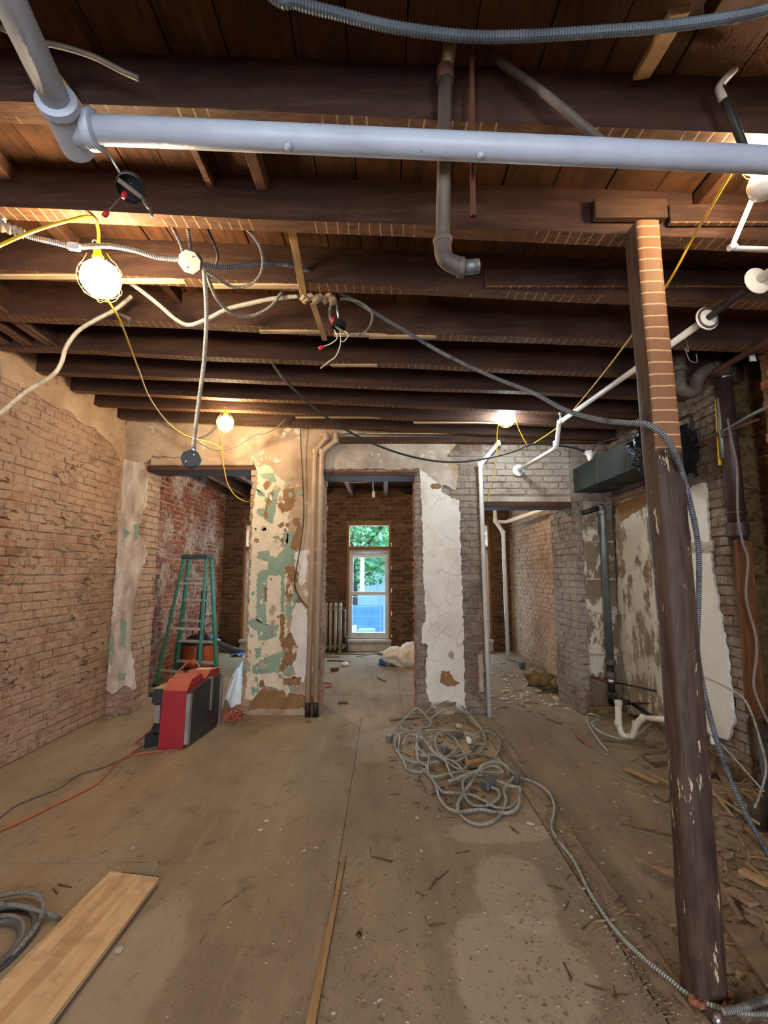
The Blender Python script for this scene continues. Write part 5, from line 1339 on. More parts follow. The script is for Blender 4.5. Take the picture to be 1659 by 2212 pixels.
loopy([L2(*q) for q in ((560, 640, .03), (600, 740, .03), (640, 800, .03), (720, 790, .03), (690, 700, .03), (600, 640, .03), (480, 600, .04), (360, 600, .04), (310, 560, .04), (340, 480, .05), (470, 430, .06))])
loopy([L2(*q) for q in ((200, 500, .03), (260, 420, .05), (380, 470, .05), (500, 600, .03), (640, 650, .03), (760, 600, .03), (850, 590, .02), (1000, 630, .02), (1060, 690, .03), (1110, 760, .04))])
for (zx, zy, s, m) in ((85, 450, (.06, .05, .05), M_GALV), (760, 470, (.07, .035, .04), M_CER), (800, 530, (.05, .07, .03), M_GALV), (555, 545, (.05, .05, .05), M_GALV), (930, 840, (.10, .07, .06), M_GALV), (1150, 780, (.05, .08, .07), M_GALV), (660, 420, (.12, .05, .04), M_IRON), (680, 350, (.06, .04, .03), M_RUBBLE)):
    MB().bevbox(onfloor(*L2(zx, zy, .04)), s, .006, rotz(rg.uniform(0, 3))).build('outlet_box', m, t0)
o = MB().bevbox(onfloor(*L2(835, 665, .035)), (.17, .05, .05), .006, rotz(.35)).build('wood_block', W_LATH); tag(o, 'cut orange wood block lying in the cable heap', 'wood block')
plank('wood_offcut', 'flat brown offcut left of the cable heap by the pier', 'offcut', P(842, 1554, z=.012), P(905, 1548, z=.012), .05, .012, W_BOARD)
mb = MB()      # loose wood shavings caught under the cable
for k in range(220):
    p = onfloor(rg.gauss(985, 62), rg.gauss(1640, 55), .006); a = rg.uniform(0, PI); L = rg.uniform(.015, .07)
    if p.y > 5.05: continue
    mb.bevbox(p, (L, rg.uniform(.003, .008), .004), .001, rotz(a))
tag(mb.build('wood_shavings', M_DKWOOD), 'scatter of dark wood shavings under the tangled cable', 'shavings', kind='stuff')
cable('floor_cable', 'grey cable snaking along the floor seam to the post foot', 'cable', [P(a, b, z=.012) for a, b in ((1112, 1678), (1150, 1688), (1185, 1712), (1198, 1745), (1192, 1785), (1205, 1815), (1240, 1860), (1275, 1930), (1330, 2010), (1390, 2070), (1440, 2110), (1490, 2150), (1560, 2178), (1640, 2190), (1720, 2180))], .0085, M_BXP)
cable('floor_cable', 'short armoured cable end in the lower right corner', 'cable', [P(a, b, z=.03) for a, b in ((1560, 2185), (1600, 2178), (1640, 2165), (1680, 2150))], .012, M_BX)
t0 = thing('cable_coil', 'neat coil of armoured cable at the lower left edge', 'cable', onfloor(-40, 2080, 0))
cc = onfloor(-75, 2065, 0)
for k, (r, h, dx, dy) in enumerate(((.20, .012, 0, 0), (.185, .014, .01, .02), (.215, .02, -.02, -.01), (.165, .02, .02, -.03), (.14, .016, .03, -.02), (.23, .03, -.03, .03))):
    MB().tube([Vector((cc.x + dx + r * math.cos(a) * 1.02, cc.y + dy + r * math.sin(a) * 1.25, h + .006 * math.sin(3 * a + k))) for a in [2 * PI * i / 40 for i in range(41)]], .0095, 8, cap=False).build('cable_turn', M_BX if k % 2 else M_GALV, t0, smooth=True)
MB().tube(spline([onfloor(a, b, h) for a, b, h in ((0, 1952, .04), (50, 1958, .03), (100, 1972, .025), (128, 1985, .02), (135, 2010, .012))]), .009, 8).build('cable_end', M_BX, t0, smooth=True)

# ------------------------------------------------------------------ plywood board and lath on the floor
def slab(name, label, cat, pix, z0, z1, mat):
    poly = [P(a, b, z=z1) for a, b in pix]
    mb = MB().prism([(p.x, p.y) for p in poly], lambda u, v, d: (u, v, d), z0, z1)
    return tag(mb.build(name, mat), label, cat)
slab('plywood_board', 'long clean plywood board lying at lower left', 'board', [(345, 1895), (238, 1882), (-60, 2180), (-160, 2300), (90, 2235)][:3] + [(-130, 2260), (105, 2212)], .018, .036, W_PLY)
mb = MB().box(-1.3, -1.0, 1.55, 1.62, 0, .018); tag(mb.build('shim_stick', M_DKWOOD), 'dark stick propping the plywood board', 'stick')
slab('board_scrap', 'small grey board scrap at the head of the plywood board', 'board', [(262, 1883), (338, 1857), (345, 1893)], .002, .014, W_GREYB)
slab('floor_lath', 'narrow lath strip lying along the floor seam in the foreground', 'lath', [(742, 1842), (748, 1842), (676, 2235), (655, 2235)], .001, .012, W_LATH)

# ------------------------------------------------------------------ step ladder
t0 = thing('step_ladder', 'green fibreglass step ladder standing beyond the left opening', 'ladder', (-2.62, 6.5, 0))
topz = 1.70; Lc = Vector((-2.575, 6.42, topz))
SL, SR = Vector((-2.985, 6.86, 0)), Vector((-2.33, 6.70, 0))
BL, BR = Vector((-3.02, 6.36, 0)), Vector((-2.38, 6.16, 0))
ux = (SR - SL).normalized(); tl, tr = Lc - ux * .175, Lc + ux * .175
back = Vector((-ux.y, ux.x, 0))
def rail(a, b, w, th): 
    R = frame_from(b - a, back if True else (0, 1, 0)); mb = MB().bevbox((0, 0, 0), ((b - a).length, th, w), .004, R)
    mb.v = [tuple(Vector(v) + (a + b) / 2) for v in mb.v]; return mb
for a, b in ((SL, tl + back * .06), (SR, tr + back * .06)): rail(a, b, .07, .03).build('front_rail', M_FIBER, t0)
for a, b in ((BL, tl - back * .05), (BR, tr - back * .05)): rail(a, b, .045, .025).build('rear_rail', M_FIBER, t0)
for f in (.14, .31, .48, .65, .82):
    a, b = SL.lerp(tl + back * .06, f), SR.lerp(tr + back * .06, f); mb = MB().bevbox((0, 0, 0), ((b - a).length - .02, .08, .028), .004, frame_from(b - a)); mb.v = [tuple(Vector(v) + (a + b) / 2) for v in mb.v]; mb.build('step', M_ALU, t0)
for f in (.12, .44, .79):
    a, b = BL.lerp(tl - back * .05, f), BR.lerp(tr - back * .05, f); mb = MB().bevbox((0, 0, 0), ((b - a).length, .012, .032), .002, frame_from(b - a)); mb.v = [tuple(Vector(v) + (a + b) / 2) for v in mb.v]; mb.build('cross_brace', M_ALU, t0)
for (s0, s1, q0, q1) in ((SL, tl + back * .06, BL, tl - back * .05), (SR, tr + back * .06, BR, tr - back * .05)):
    MB().tube([s0.lerp(s1, .56), (s0.lerp(s1, .56) + q0.lerp(q1, .56)) / 2 - Vector((0, 0, .04)), q0.lerp(q1, .56)], .008, 6).build('spreader_bar', M_ALU, t0, smooth=True)
mb = MB().bevbox((0, 0, 0), (.41, .17, .06), .008, frame_from(ux)); mb.v = [tuple(Vector(v) + Lc + Vector((0, 0, .005))) for v in mb.v]; mb.build('top_cap', M_CAP, t0)
for q in (SL, SR, BL, BR): MB().bevbox(q + Vector((0, 0, .02)), (.05, .08, .04), .006).build('foot', M_BPLAS, t0)

# ------------------------------------------------------------------ red and black machine
t0 = thing('floor_machine', 'red and black machine case standing on its side before the left opening', 'machine', (-1.87, 4.5, 0))
def prof_x(mb, poly, x0, x1, sk=.10):      # polygon in (y, z) extruded along x; the case is turned slightly
    return mb.prism(poly, lambda u, v, d: (d + sk * (u - 4.2), u, v), x0, x1)
prof_x(MB(), [(4.17, 0), (4.80, 0), (4.84, .42), (4.82, .54), (4.62, .555), (4.55, .50), (4.50, .50), (4.44, .565), (4.28, .545), (4.20, .47)], -1.925, -1.715).build('red_shell', M_RED, t0)
prof_x(MB(), [(4.20, .476), (4.28, .552), (4.44, .572), (4.50, .506), (4.55, .506), (4.62, .562), (4.82, .547), (4.82, .541), (4.62, .556), (4.55, .50), (4.50, .50), (4.44, .566), (4.28, .546), (4.2, .47)], -1.922, -1.718).build('dusty_top', M_REDT, t0)
prof_x(MB(), [(4.66, .556), (4.76, .549), (4.76, .553), (4.66, .560)], -1.87, -1.76).build('paper_label', M_PAPER, t0)
prof_x(MB(), [(4.22, .02), (4.80, .02), (4.82, .40), (4.80, .49), (4.5, .49), (4.24, .455)], -1.716, -1.688).build('side_panel', M_DGREY, t0)
for (ya, yb, z0, z1) in ((4.185, 4.225, .03, .44), (4.78, 4.83, .0, .46), (4.58, 4.615, .2, .5)): prof_x(MB(), [(ya, z0), (yb, z0), (yb + .01, z1), (ya + .01, z1)], -1.714, -1.682).build('edge_trim', M_GREYT, t0)
mb = MB(); prof_x(mb, [(4.21, .12), (4.5, .06), (4.7, .1), (4.75, .30), (4.72, .46), (4.24, .46), (4.23, .36), (4.28, .30), (4.26, .2)], -2.02, -1.927); mb.build('motor_housing', M_BPLAS, t0)
prof_x(MB(), [(4.20, .0), (4.46, .0), (4.46, .11), (4.20, .11)], -2.06, -1.927).build('wheel_block', M_BPLAS, t0)
prof_x(MB(), [(4.215, .36), (4.62, .36), (4.62, .478), (4.235, .478)], -2.03, -1.927).build('motor_cap', M_BPLAS, t0)
prof_x(MB(), [(4.235, .479), (4.62, .479), (4.62, .484), (4.235, .484)], -2.03, -1.93).build('dust_layer', M_DUST, t0)
MB().tube([(-2.03, 4.3, .415), (-2.09, 4.3, .415)], .022, 10).build('knob', M_BPLAS, t0, smooth='auto')
prof_x(MB(), [(4.205, .2), (4.222, .2), (4.222, .35), (4.205, .35)], -1.99, -1.945).build('silver_plate', M_GREYT, t0)
MB().tube(spline([(-1.84, 4.80, .53), (-1.90, 4.83, .60), (-1.97, 4.85, .60), (-2.05, 4.80, .52), (-2.08, 4.7, .45)]), .010, 7).build('power_lead', M_ORC, t0, smooth=True)
MB().tube(spline([(-1.99, 4.55, .485), (-2.03, 4.62, .50), (-2.07, 4.7, .44)]), .009, 7).build('power_lead', M_GCABLE, t0, smooth=True)
MB().tube([(-2.02, 4.86, .44), (-1.94, 4.86, .44)], .07, 14).build('wheel', M_RUST, t0, smooth='auto')

# orange drum vacuum behind the ladder
t0 = thing('drum_vacuum', 'orange drum vacuum with black hose behind the ladder', 'vacuum', (-2.86, 7.45, 0))
dc = Vector((-2.86, 7.45, 0))
MB().lathe([(.25, .06), (.27, .08), (.28, .38), (.27, .40)], dc, (0, 0, 1), 24).build('drum', M_ORG, t0, smooth='auto')
MB().lathe([(.285, .39), (.285, .43), (.24, .45), (.20, .50), (.12, .53), (.03, .54)], dc, (0, 0, 1), 24).build('lid', M_BPLAS, t0, smooth='auto')
MB().tube(spline([dc + Vector(q) for q in ((-.1, -.1, .5), (-.05, -.2, .62), (.08, -.2, .64), (.14, -.1, .52))]), .014, 8).build('handle', M_ORC, t0, smooth=True)
MB().ribbed([dc + Vector(q) for q in ((.15, -.05, .45), (.35, -.15, .40), (.52, -.05, .30), (.55, .12, .26), (.42, .2, .24), (.3, .1, .28), (.1, -.25, .42), (-.1, -.3, .47))], .042, .022, .15, 10).build('hose', M_HOSE, t0, smooth=True)
for k in range(4): MB().lathe([(.03, 0), (.035, .02), (.03, .06)], dc + Vector((.2 * math.cos(k * PI / 2 + .6), .2 * math.sin(k * PI / 2 + .6), 0)), (0, 0, 1), 8).build('caster', M_BPLAS, t0)
plank('dark_plank', 'dark upright plank standing behind the ladder', 'plank', (-2.72, 7.02, 0), (-2.71, 7.08, 1.22), .085, .03, W_DARKP, (0, 1, 0))

# plastic sheet, blue scrap, orange leads
def film_mat():
    t = NT('clear_film'); t.b.inputs['Base Color'].default_value = srgb('#d8dce4'); t.b.inputs['Roughness'].default_value = .55
    t.b.inputs['Alpha'].default_value = .6; t.bump(t.noise(t.pos(), 14, 5), .7, .02)
    return t.m
M_FILM = film_mat()
mb = MB(); n1, n2 = 22, 10
c00, c10, c01, c11 = P(466, 1555, z=.02), P(520, 1518, z=.02), P(505, 1452, z=.02), P(524, 1428, z=.02)
for i in range(n1 + 1):
    for j in range(n2 + 1):
        u, v = i / n1, j / n2; p = c00.lerp(c10, v).lerp(c01.lerp(c11, v), u)
        ridge = .16 * math.exp(-((v - .35 - .1 * u) / .16) ** 2) * (1 - .8 * u) if u < .9 else 0
        p.z = .012 + ridge + .03 * abs(mnoise.noise(Vector((u * 6, v * 5, 3)))); mb.v.append(tuple(p))
for i in range(n1):
    for j in range(n2):
        k = i * (n2 + 1) + j; mb.face((k, k + 1, k + n2 + 2, k + n2 + 1))
o = mb.build('plastic_sheet', M_FILM, None, smooth=True); tag(o, 'crumpled clear plastic sheet on the floor inside the left opening', 'plastic sheet')
mb = MB(); rg = random.Random(8)
for i in range(6):
    for j in range(6):
        p = P(500 + 5 * i, 1418 - 3 * j, z=.01); mb.v.append((p.x, p.y, .01 + .08 * abs(mnoise.noise(Vector((i * .7, j * .7, 0))))))
for i in range(5):
    for j in range(5): k = i * 6 + j; mb.face((k, k + 1, k + 7, k + 6))
tag(mb.build('blue_tarp', M_BLUE, None, smooth=True), 'scrap of blue tarp on the far floor beyond the plastic sheet', 'tarp')
t0 = thing('extension_cable_heap', 'small heap of orange extension cord at the foot of the left pier', 'cord', onfloor(490, 1548, 0))
rg = random.Random(15)
for k in range(6):
    cx, cy = rg.uniform(478, 515), rg.uniform(1530, 1558); pts = []
    for i in range(9):
        a = i * .9 + k; pts.append(onfloor(cx + rg.uniform(7, 16) * math.cos(a), cy + rg.uniform(3, 9) * math.sin(a), rg.uniform(.01, .06)))
    MB().tube(spline(pts), .006, 6).build('cord_loop', M_ORC, t0, smooth=True)
cable('extension_cable', 'orange extension cord running from the machine to the left edge', 'cord', [P(a, b, z=.008) for a, b in ((352, 1622), (320, 1626), (285, 1632), (255, 1645), (215, 1688), (175, 1712), (120, 1738), (60, 1768), (0, 1795), (-60, 1825))], .006, M_ORC)
cable('extension_cable', 'dark extension cord running beside the orange one to the left edge', 'cord', [P(a, b, z=.008) for a, b in ((345, 1612), (300, 1622), (262, 1640), (220, 1658), (165, 1675), (130, 1700), (75, 1722), (30, 1742), (0, 1765), (-60, 1800))], .006, M_GCABLE)
cable('extension_cable', 'thin orange cord curling from behind the machine', 'cord', [P(a, b, z=h) for a, b, h in ((330, 1570, .02), (308, 1592, .01), (296, 1600, .01), (308, 1610, .01), (290, 1622, .01), (270, 1640, .008))], .005, M_ORC)
cable('extension_cable', 'orange cord end looping out beside the twin pipes on the far floor', 'cord', [P(a, b, z=.01) for a, b in ((690, 1476), (706, 1475), (718, 1478), (712, 1483), (690, 1484))], .007, M_ORC)

# ------------------------------------------------------------------ far room: radiator, sack, bits
t0 = thing('radiator', 'old cast-iron column radiator left of the middle window', 'radiator', (-1.2, 8.86, 0))
for k in range(9):
    x = -.82 - .088 * k; mb = MB()
    for dy in (-.06, .06): mb.tube(bend([(x, 8.86 + dy, .07), (x, 8.86 + dy, .86)], .02), .027, 10)
    mb.tube([(x, 8.79, .84), (x, 8.80, .88), (x, 8.86, .90), (x, 8.92, .88), (x, 8.93, .84)], .03, 10); mb.tube([(x, 8.78, .10), (x, 8.94, .10)], .03, 10)
    if k in (0, 8):
        for yy in (8.80, 8.92): mb.tube([(x, yy, .1), (x, yy, 0)], [.02, .028], 8)
    mb.build('column', M_RAD, t0, smooth=True)
mb = MB().tube([(-.80, 8.86, .80), (-1.56, 8.86, .80)], .022, 8); mb.tube([(-.80, 8.86, .12), (-1.56, 8.86, .12)], .022, 8); mb.each('connecting_rod', M_RAD, t0, smooth=True)
MB().tube(bend([(-.80, 8.86, .78), (-.735, 8.86, .79), (-.735, 8.86, .32), (-.69, 8.9, .22), (-.69, 8.95, 0)], .05), .02, 10).build('feed_pipe', M_GALV, t0, smooth=True)
MB().rock((-.76, 8.84, .13), .07, random.Random(2)).build('valve', M_GALV, t0)
t0 = thing('sack', 'slumped white sack with a blue tie on the far floor', 'sack', P(865, 1440, z=0))
mb = MB(); nu, nv = 40, 26; sc0 = P(866, 1438, z=0)
for i in range(nv + 1):
    f = i / nv
    for j in range(nu):
        a = 2 * PI * j / nu; x = -.30 + .66 * f; r = (.10 + .15 * math.sin(min(1, f * 1.15) * PI * .62)) * (1 + .30 * mnoise.noise(Vector((math.cos(a) * 2, math.sin(a) * 2, f * 5))) + .16 * mnoise.noise(Vector((math.cos(a) * 6, math.sin(a) * 6, f * 13))))
        mb.v.append((sc0.x + x, sc0.y + .05 + r * math.cos(a), max(.004, .13 + .02 * math.sin(f * 9) + r * (.85 if f < .5 else 1.0) * math.sin(a) * .9)))
for i in range(nv):
    for j in range(nu):
        k2 = (j + 1) % nu; mb.face((i * nu + j, i * nu + k2, (i + 1) * nu + k2, (i + 1) * nu + j)[::-1])
mb.face([j for j in range(nu)]); mb.face([nv * nu + j for j in range(nu)][::-1])
mb.build('bag_body', M_SACK, t0, smooth=True)
mb = MB(); rg = random.Random(4)
for k in range(5): mb.rock((sc0.x - .33 + .02 * k, sc0.y + rg.uniform(-.05, .08), .05 + rg.uniform(-.02, .04)), .05, rg, (1, 1, .7))
mb.build('blue_tie', M_BLUE, t0, smooth=True)
t0 = thing('pull_chain_socket', 'pendant cord with a pull handle hanging in the middle opening', 'pendant', P(807, 1075, y=6.4))
MB().tube([P(805, 1030, y=6.4) + Vector((0, 0, .3)), P(806, 1058, y=6.4)], .005, 6).build('cord', M_PAPER, t0)
MB().lathe([(.008, .05), (.014, .03), (.018, -.03), (.012, -.05)], P(807, 1067, y=6.4), (0, 0, 1), 10).build('handle', M_PAPER, t0, smooth=True)
rg = random.Random(60)
for (a, b, w, h, m, lab) in (((728, 1413), (790, 1413), .03, .012, M_DKWOOD, 'dark strip on the floor below the middle window'), ((770, 1418), (830, 1408), .04, .012, W_BOARD, 'grey board lying before the window sill'), ((705, 1418), (734, 1418), .06, .02, W_LATH, 'orange-brown offcut in front of the radiator'),
    ((706, 1427), (728, 1427), .02, .015, M_DKWOOD, 'dark sliver behind the brick bat on the far floor'), ((730, 1427), (756, 1430), .03, .015, M_DKWOOD, 'dark scrap beside the white scrap on the far floor'), ((716, 1447), (730, 1445), .06, .05, M_DKWOOD, 'dark brick bat lying on the far floor'),
    ((816, 1462), (832, 1471), .03, .02, W_BOARD, 'short stick lying in the middle of the far room'), ((730, 1518), (750, 1517), .03, .02, M_DKWOOD, 'dark stick in the middle opening'), ((820, 1412), (842, 1408), .10, .05, M_GREYT, 'grey lump of debris before the window sill')):
    plank('wood_offcut', lab, 'offcut', P(a[0], a[1], z=h * .5 + .003), P(b[0], b[1], z=h * .5 + .003), w, h, m)
mb = MB(); mb.rock(P(745, 1434, z=.03), .07, rg, (1.1, 1, .6)); tag(mb.build('paper_scrap', M_CER), 'crumpled white scrap on the far floor below the window', 'scrap')
MBq = MB().bevbox(P(1095, 1212, x=2.40), (.24, .03, .03), .004).build('wall_bracket', M_IRON_D); tag(MBq, 'black iron stub sticking out of the far pale wall', 'bracket')
# ------------------------------------------------------------------ loose debris
def where(p):
    """nearest landmark of the place, for the labels of loose debris"""
    if p.y > YB: return 'beyond the pier wall'
    if p.x > 1.12:
        if p.y > 4.2: return 'before the right opening'
        if p.x > 1.85: return 'along the right wall'
        return 'left of the post' if p.x < 1.3 and p.y < 2.6 else 'on the dirt behind the post' if p.y > 2.2 else 'around the post foot'
    if p.x > .25: return 'beside the cable heap' if p.y > 3.0 else 'right of the floor lath near the dirt seam' if p.x > .55 else 'right of the floor lath'
    if p.x > -.25: return 'between floor lath and cable heap' if p.y > 2.7 else 'against the right side of the floor lath'
    if p.x > -.8: return 'in mid floor before the left pier' if p.y > 3.2 else 'left of the floor lath'
    return 'near the machine and extension cables' if p.y > 3.0 else 'near the plywood board'
def scatter(name, what, cat, group, meshes, spots, rg, big):
    for (p, s) in spots:
        if p.z < -.06: continue
        if name in ('wood_splinter', 'lath_splinter'): s *= .8
        o = bpy.data.objects.new(name, rg.choice(meshes)); COL.objects.link(o)
        o.location = p; o.scale = (s, s, s * rg.uniform(.6, 1)); o.rotation_euler = (0, 0, rg.uniform(0, 6.28))
        w = where(p); size = 'large' if s > big[1] else 'small' if s > big[0] else 'tiny'
        tag(o, '%s %s %s' % (size, what, w), cat, '%s %s' % (group, w))
rg = random.Random(101)
def rocks(mat, n=6, sq=(1.2, .9, .42)): return [MB().rock((0, 0, .3), .8, random.Random(i * 7 + 1), sq).mesh('crumb', mat) for i in range(n)]
def sticks(mat, n=5):
    out = []
    for i in range(n):
        q = random.Random(i + 50); mb = MB(); L = 1.0; k = q.uniform(-.05, .05)
        mb.hexa([(-.5, -.05, 0), (.5, k - .04, 0), (.5, k + .03, 0), (-.5, .05, 0), (-.5, -.04, .08), (.48, k - .03, .05), (.48, k + .02, .05), (-.5, .045, .08)]); out.append(mb.mesh('stick', mat))
    return out
R_W, R_B, R_C, ST_D, ST_L = rocks(M_RUBBLE), rocks(M_RUBBLE_D), rocks(M_CHIP, 4), sticks(M_DKWOOD), sticks(W_LATH, 3)
def fl(px, py):
    p = P(px, py, z=0)
    if p.x > 1.10: p.z = floor_r_z(p.x, p.y) - .002
    return p
sp = [(fl(a, b), s) for a, b, s in ((901, 1768, .018), (287, 1833, .016), (682, 1832, .014), (657, 1838, .012), (910, 1838, .013), (605, 1792, .010), (575, 1775, .022), (563, 1795, .020), (1145, 1780, .030), (1158, 1790, .016), (1417, 1728, .022), (1405, 1712, .016), (870, 1752, .009), (256, 2055, .022), (623, 1864, .010), (820, 2162, .012), (720, 2190, .010), (946, 1764, .010), (1490, 1780, .016), (1305, 1828, .010))]
for k in range(70): sp.append((fl(rg.uniform(420, 1080), 1600 + 520 * rg.random() ** 1.3), rg.uniform(.004, .008)))
for k in range(40): sp.append((fl(rg.uniform(1130, 1420), rg.uniform(1570, 2000)), rg.uniform(.006, .014)))
scatter('plaster_crumb', 'pale plaster crumb', 'crumb', 'plaster crumbs', R_W, sp, rg, (.008, .015))
sp = [(fl(a, b), s) for a, b, s in ((824, 1857, .15), (497, 1946, .10), (800, 1838, .08), (155, 1790, .06), (225, 1841, .05), (455, 1835, .04), (580, 1945, .05), (935, 1910, .12), (960, 1890, .12), (437, 2030, .06), (292, 2108, .04), (520, 1650, .05), (445, 1642, .05), (612, 1700, .05), (425, 1690, .05), (1000, 1842, .10), (905, 1930, .07), (920, 1985, .05), (870, 2010, .06), (945, 1998, .10), (1265, 1810, .07), (1480, 1880, .10), (1340, 1700, .06), (1230, 1935, .05), (140, 1915, .10), (118, 1925, .08))]
for k in range(100): sp.append((fl(rg.gauss(840, 150), 1720 + 460 * rg.random() ** 1.2), rg.uniform(.010, .035)))
for k in range(50): sp.append((fl(rg.uniform(60, 640), rg.uniform(1640, 2000)), rg.uniform(.012, .04)))
for k in range(60): sp.append((fl(rg.uniform(1180, 1640), rg.uniform(1600, 2180)), rg.uniform(.03, .10)))
scatter('wood_splinter', 'dark wood splinter', 'splinter', 'wood splinters', ST_D, sp, rg, (.03, .06))
sp = [(fl(rg.uniform(1230, 1640), rg.uniform(1590, 2120)), rg.uniform(.05, .14)) for k in range(40)] + [(fl(rg.uniform(1530, 1659), rg.uniform(1640, 2150)), rg.uniform(.07, .24)) for k in range(70)] + [(fl(rg.uniform(1330, 1490), rg.uniform(1580, 1720)), rg.uniform(.06, .18)) for k in range(30)]
scatter('lath_splinter', 'pale lath splinter', 'splinter', 'lath splinters', ST_L, sp, rg, (.06, .09))
sp = [(fl(1510 + rg.gauss(0, 40), 1690 + rg.gauss(0, 60)), rg.uniform(.02, .06)) for k in range(40)] + [(fl(rg.uniform(1555, 1659), rg.uniform(1700, 2180)), rg.uniform(.015, .055)) for k in range(110)] + [(fl(rg.uniform(1380, 1520), rg.uniform(1585, 1660)), rg.uniform(.02, .05)) for k in range(40)]
scatter('rubble_lump', 'brown lump of rubble', 'rubble', 'brown rubble', R_B, sp, rg, (.025, .04))
sp = []
for k in range(150):
    p = fl(rg.uniform(1060, 1235), rg.uniform(1412, 1530))
    if p.y > YB - .1 and 1.13 < p.x < 2.08 + (.3 if p.y > 5.9 else 0): sp.append((p, rg.uniform(.015, .045)))
sp += [(fl(a, b), s) for a, b, s in ((1162, 1492, .06), (1125, 1505, .04), (1085, 1510, .045), (1200, 1508, .06), (1130, 1440, .05), (1192, 1475, .05), (1215, 1500, .06), (1150, 1450, .06))]
scatter('rubble_chunk', 'pale plaster chunk in the right opening', 'rubble', 'plaster chunks', R_W, sp, rg, (.025, .04))
sp = [(fl(rg.uniform(1060, 1240), rg.uniform(1405, 1545)), rg.uniform(.05, .16)) for k in range(70)]
sp = [q for q in sp if q[0].x < 2.1]
scatter('lath_scrap', 'broken lath scrap by the right opening', 'splinter', 'lath scraps', ST_L + ST_D, sp, rg, (.08, .12))
sp = [(fl(a, b), s) for a, b, s in ((667, 1560, .035), (650, 1552, .02), (690, 1555, .02), (640, 1558, .015), (705, 1560, .015), (400, 1606, .02), (412, 1600, .03), (425, 1595, .025), (440, 1588, .02), (390, 1613, .015), (555, 1560, .02), (580, 1562, .015), (620, 1556, .02), (250, 1545, .03), (285, 1545, .02), (235, 1552, .02))]
scatter('mortar_crumb', 'mortar crumb swept to the pier foot', 'crumb', 'mortar crumbs', R_W + R_C, sp, rg, (.016, .026))
mb = MB(); mb.rock(P(1175, 1468, z=.12), .16, random.Random(3), (1.3, 1, .8)); mb.rock(P(1150, 1462, z=.08), .10, random.Random(6), (1.3, 1, .8)); mb.rock(P(1205, 1478, z=.10), .13, random.Random(7), (1.2, 1, .9))
tag(mb.build('insulation_heap', mk('ochre_insulation', [(.3, '#4f3d20'), (.7, '#7a6034')], 12, rough=1, bump=.6), None, smooth=True), 'ochre heap of old insulation beside the brick pilaster', 'insulation')
mb = MB().bevbox(P(1128, 1438, z=.05), (.09, .05, .10), .006, rotz(.3)); tag(mb.build('outlet_box', M_GALV), 'grey metal outlet box in the rubble inside the right opening', 'outlet box')
o = MB().rock(P(775, 2017, z=.008), .012, random.Random(5)).build('black_nut', M_IRON_D); tag(o, 'small black nut lying alone on the front floor', 'nut')
o = MB().tube([P(1548, 2212, z=.012), P(1552, 2190, z=.03)], .012, 10).build('connector', M_STEEL, None, smooth=True); tag(o, 'bright metal cable connector at the post foot', 'connector')
mb = MB(); g2 = random.Random(71)
for k in range(4600):
    if k < 2000: p = fl(g2.gauss(820, 260), 1560 + 650 * g2.random() ** 1.1)
    elif k < 4000: p = fl(g2.uniform(1120, 1659), g2.uniform(1545, 2212))
    else: p = fl(1110 + 330 * (u := g2.random()) + g2.gauss(0, 14), 1640 + 560 * u)
    if not (-2.9 < p.x < 2.5 and p.y < 5.1): continue
    s = g2.uniform(.0012, .005) * (1.4 if p.x > 1.1 else 1); n = len(mb.v); a = g2.uniform(0, 6.28); e = g2.uniform(1, 3)
    for i in range(3): mb.v.append((p.x + s * e * math.cos(a + 2.1 * i), p.y + s * math.sin(a + 2.1 * i), p.z - .001))
    mb.v.append((p.x, p.y, p.z + s)); mb.face((n, n + 1, n + 3)); mb.face((n + 1, n + 2, n + 3)); mb.face((n + 2, n, n + 3))
tg = NT('grit'); M_GRIT = tg.done(tg.ramp(tg.rnd(), [(0, '#5e4c38'), (.6, '#75604a'), (.9, '#8a7455'), (1, '#b3a68f')]), .95)
tag(mb.build('floor_grit', M_GRIT), 'fine grit and chips strewn over the dusty floor', 'grit', kind='stuff')

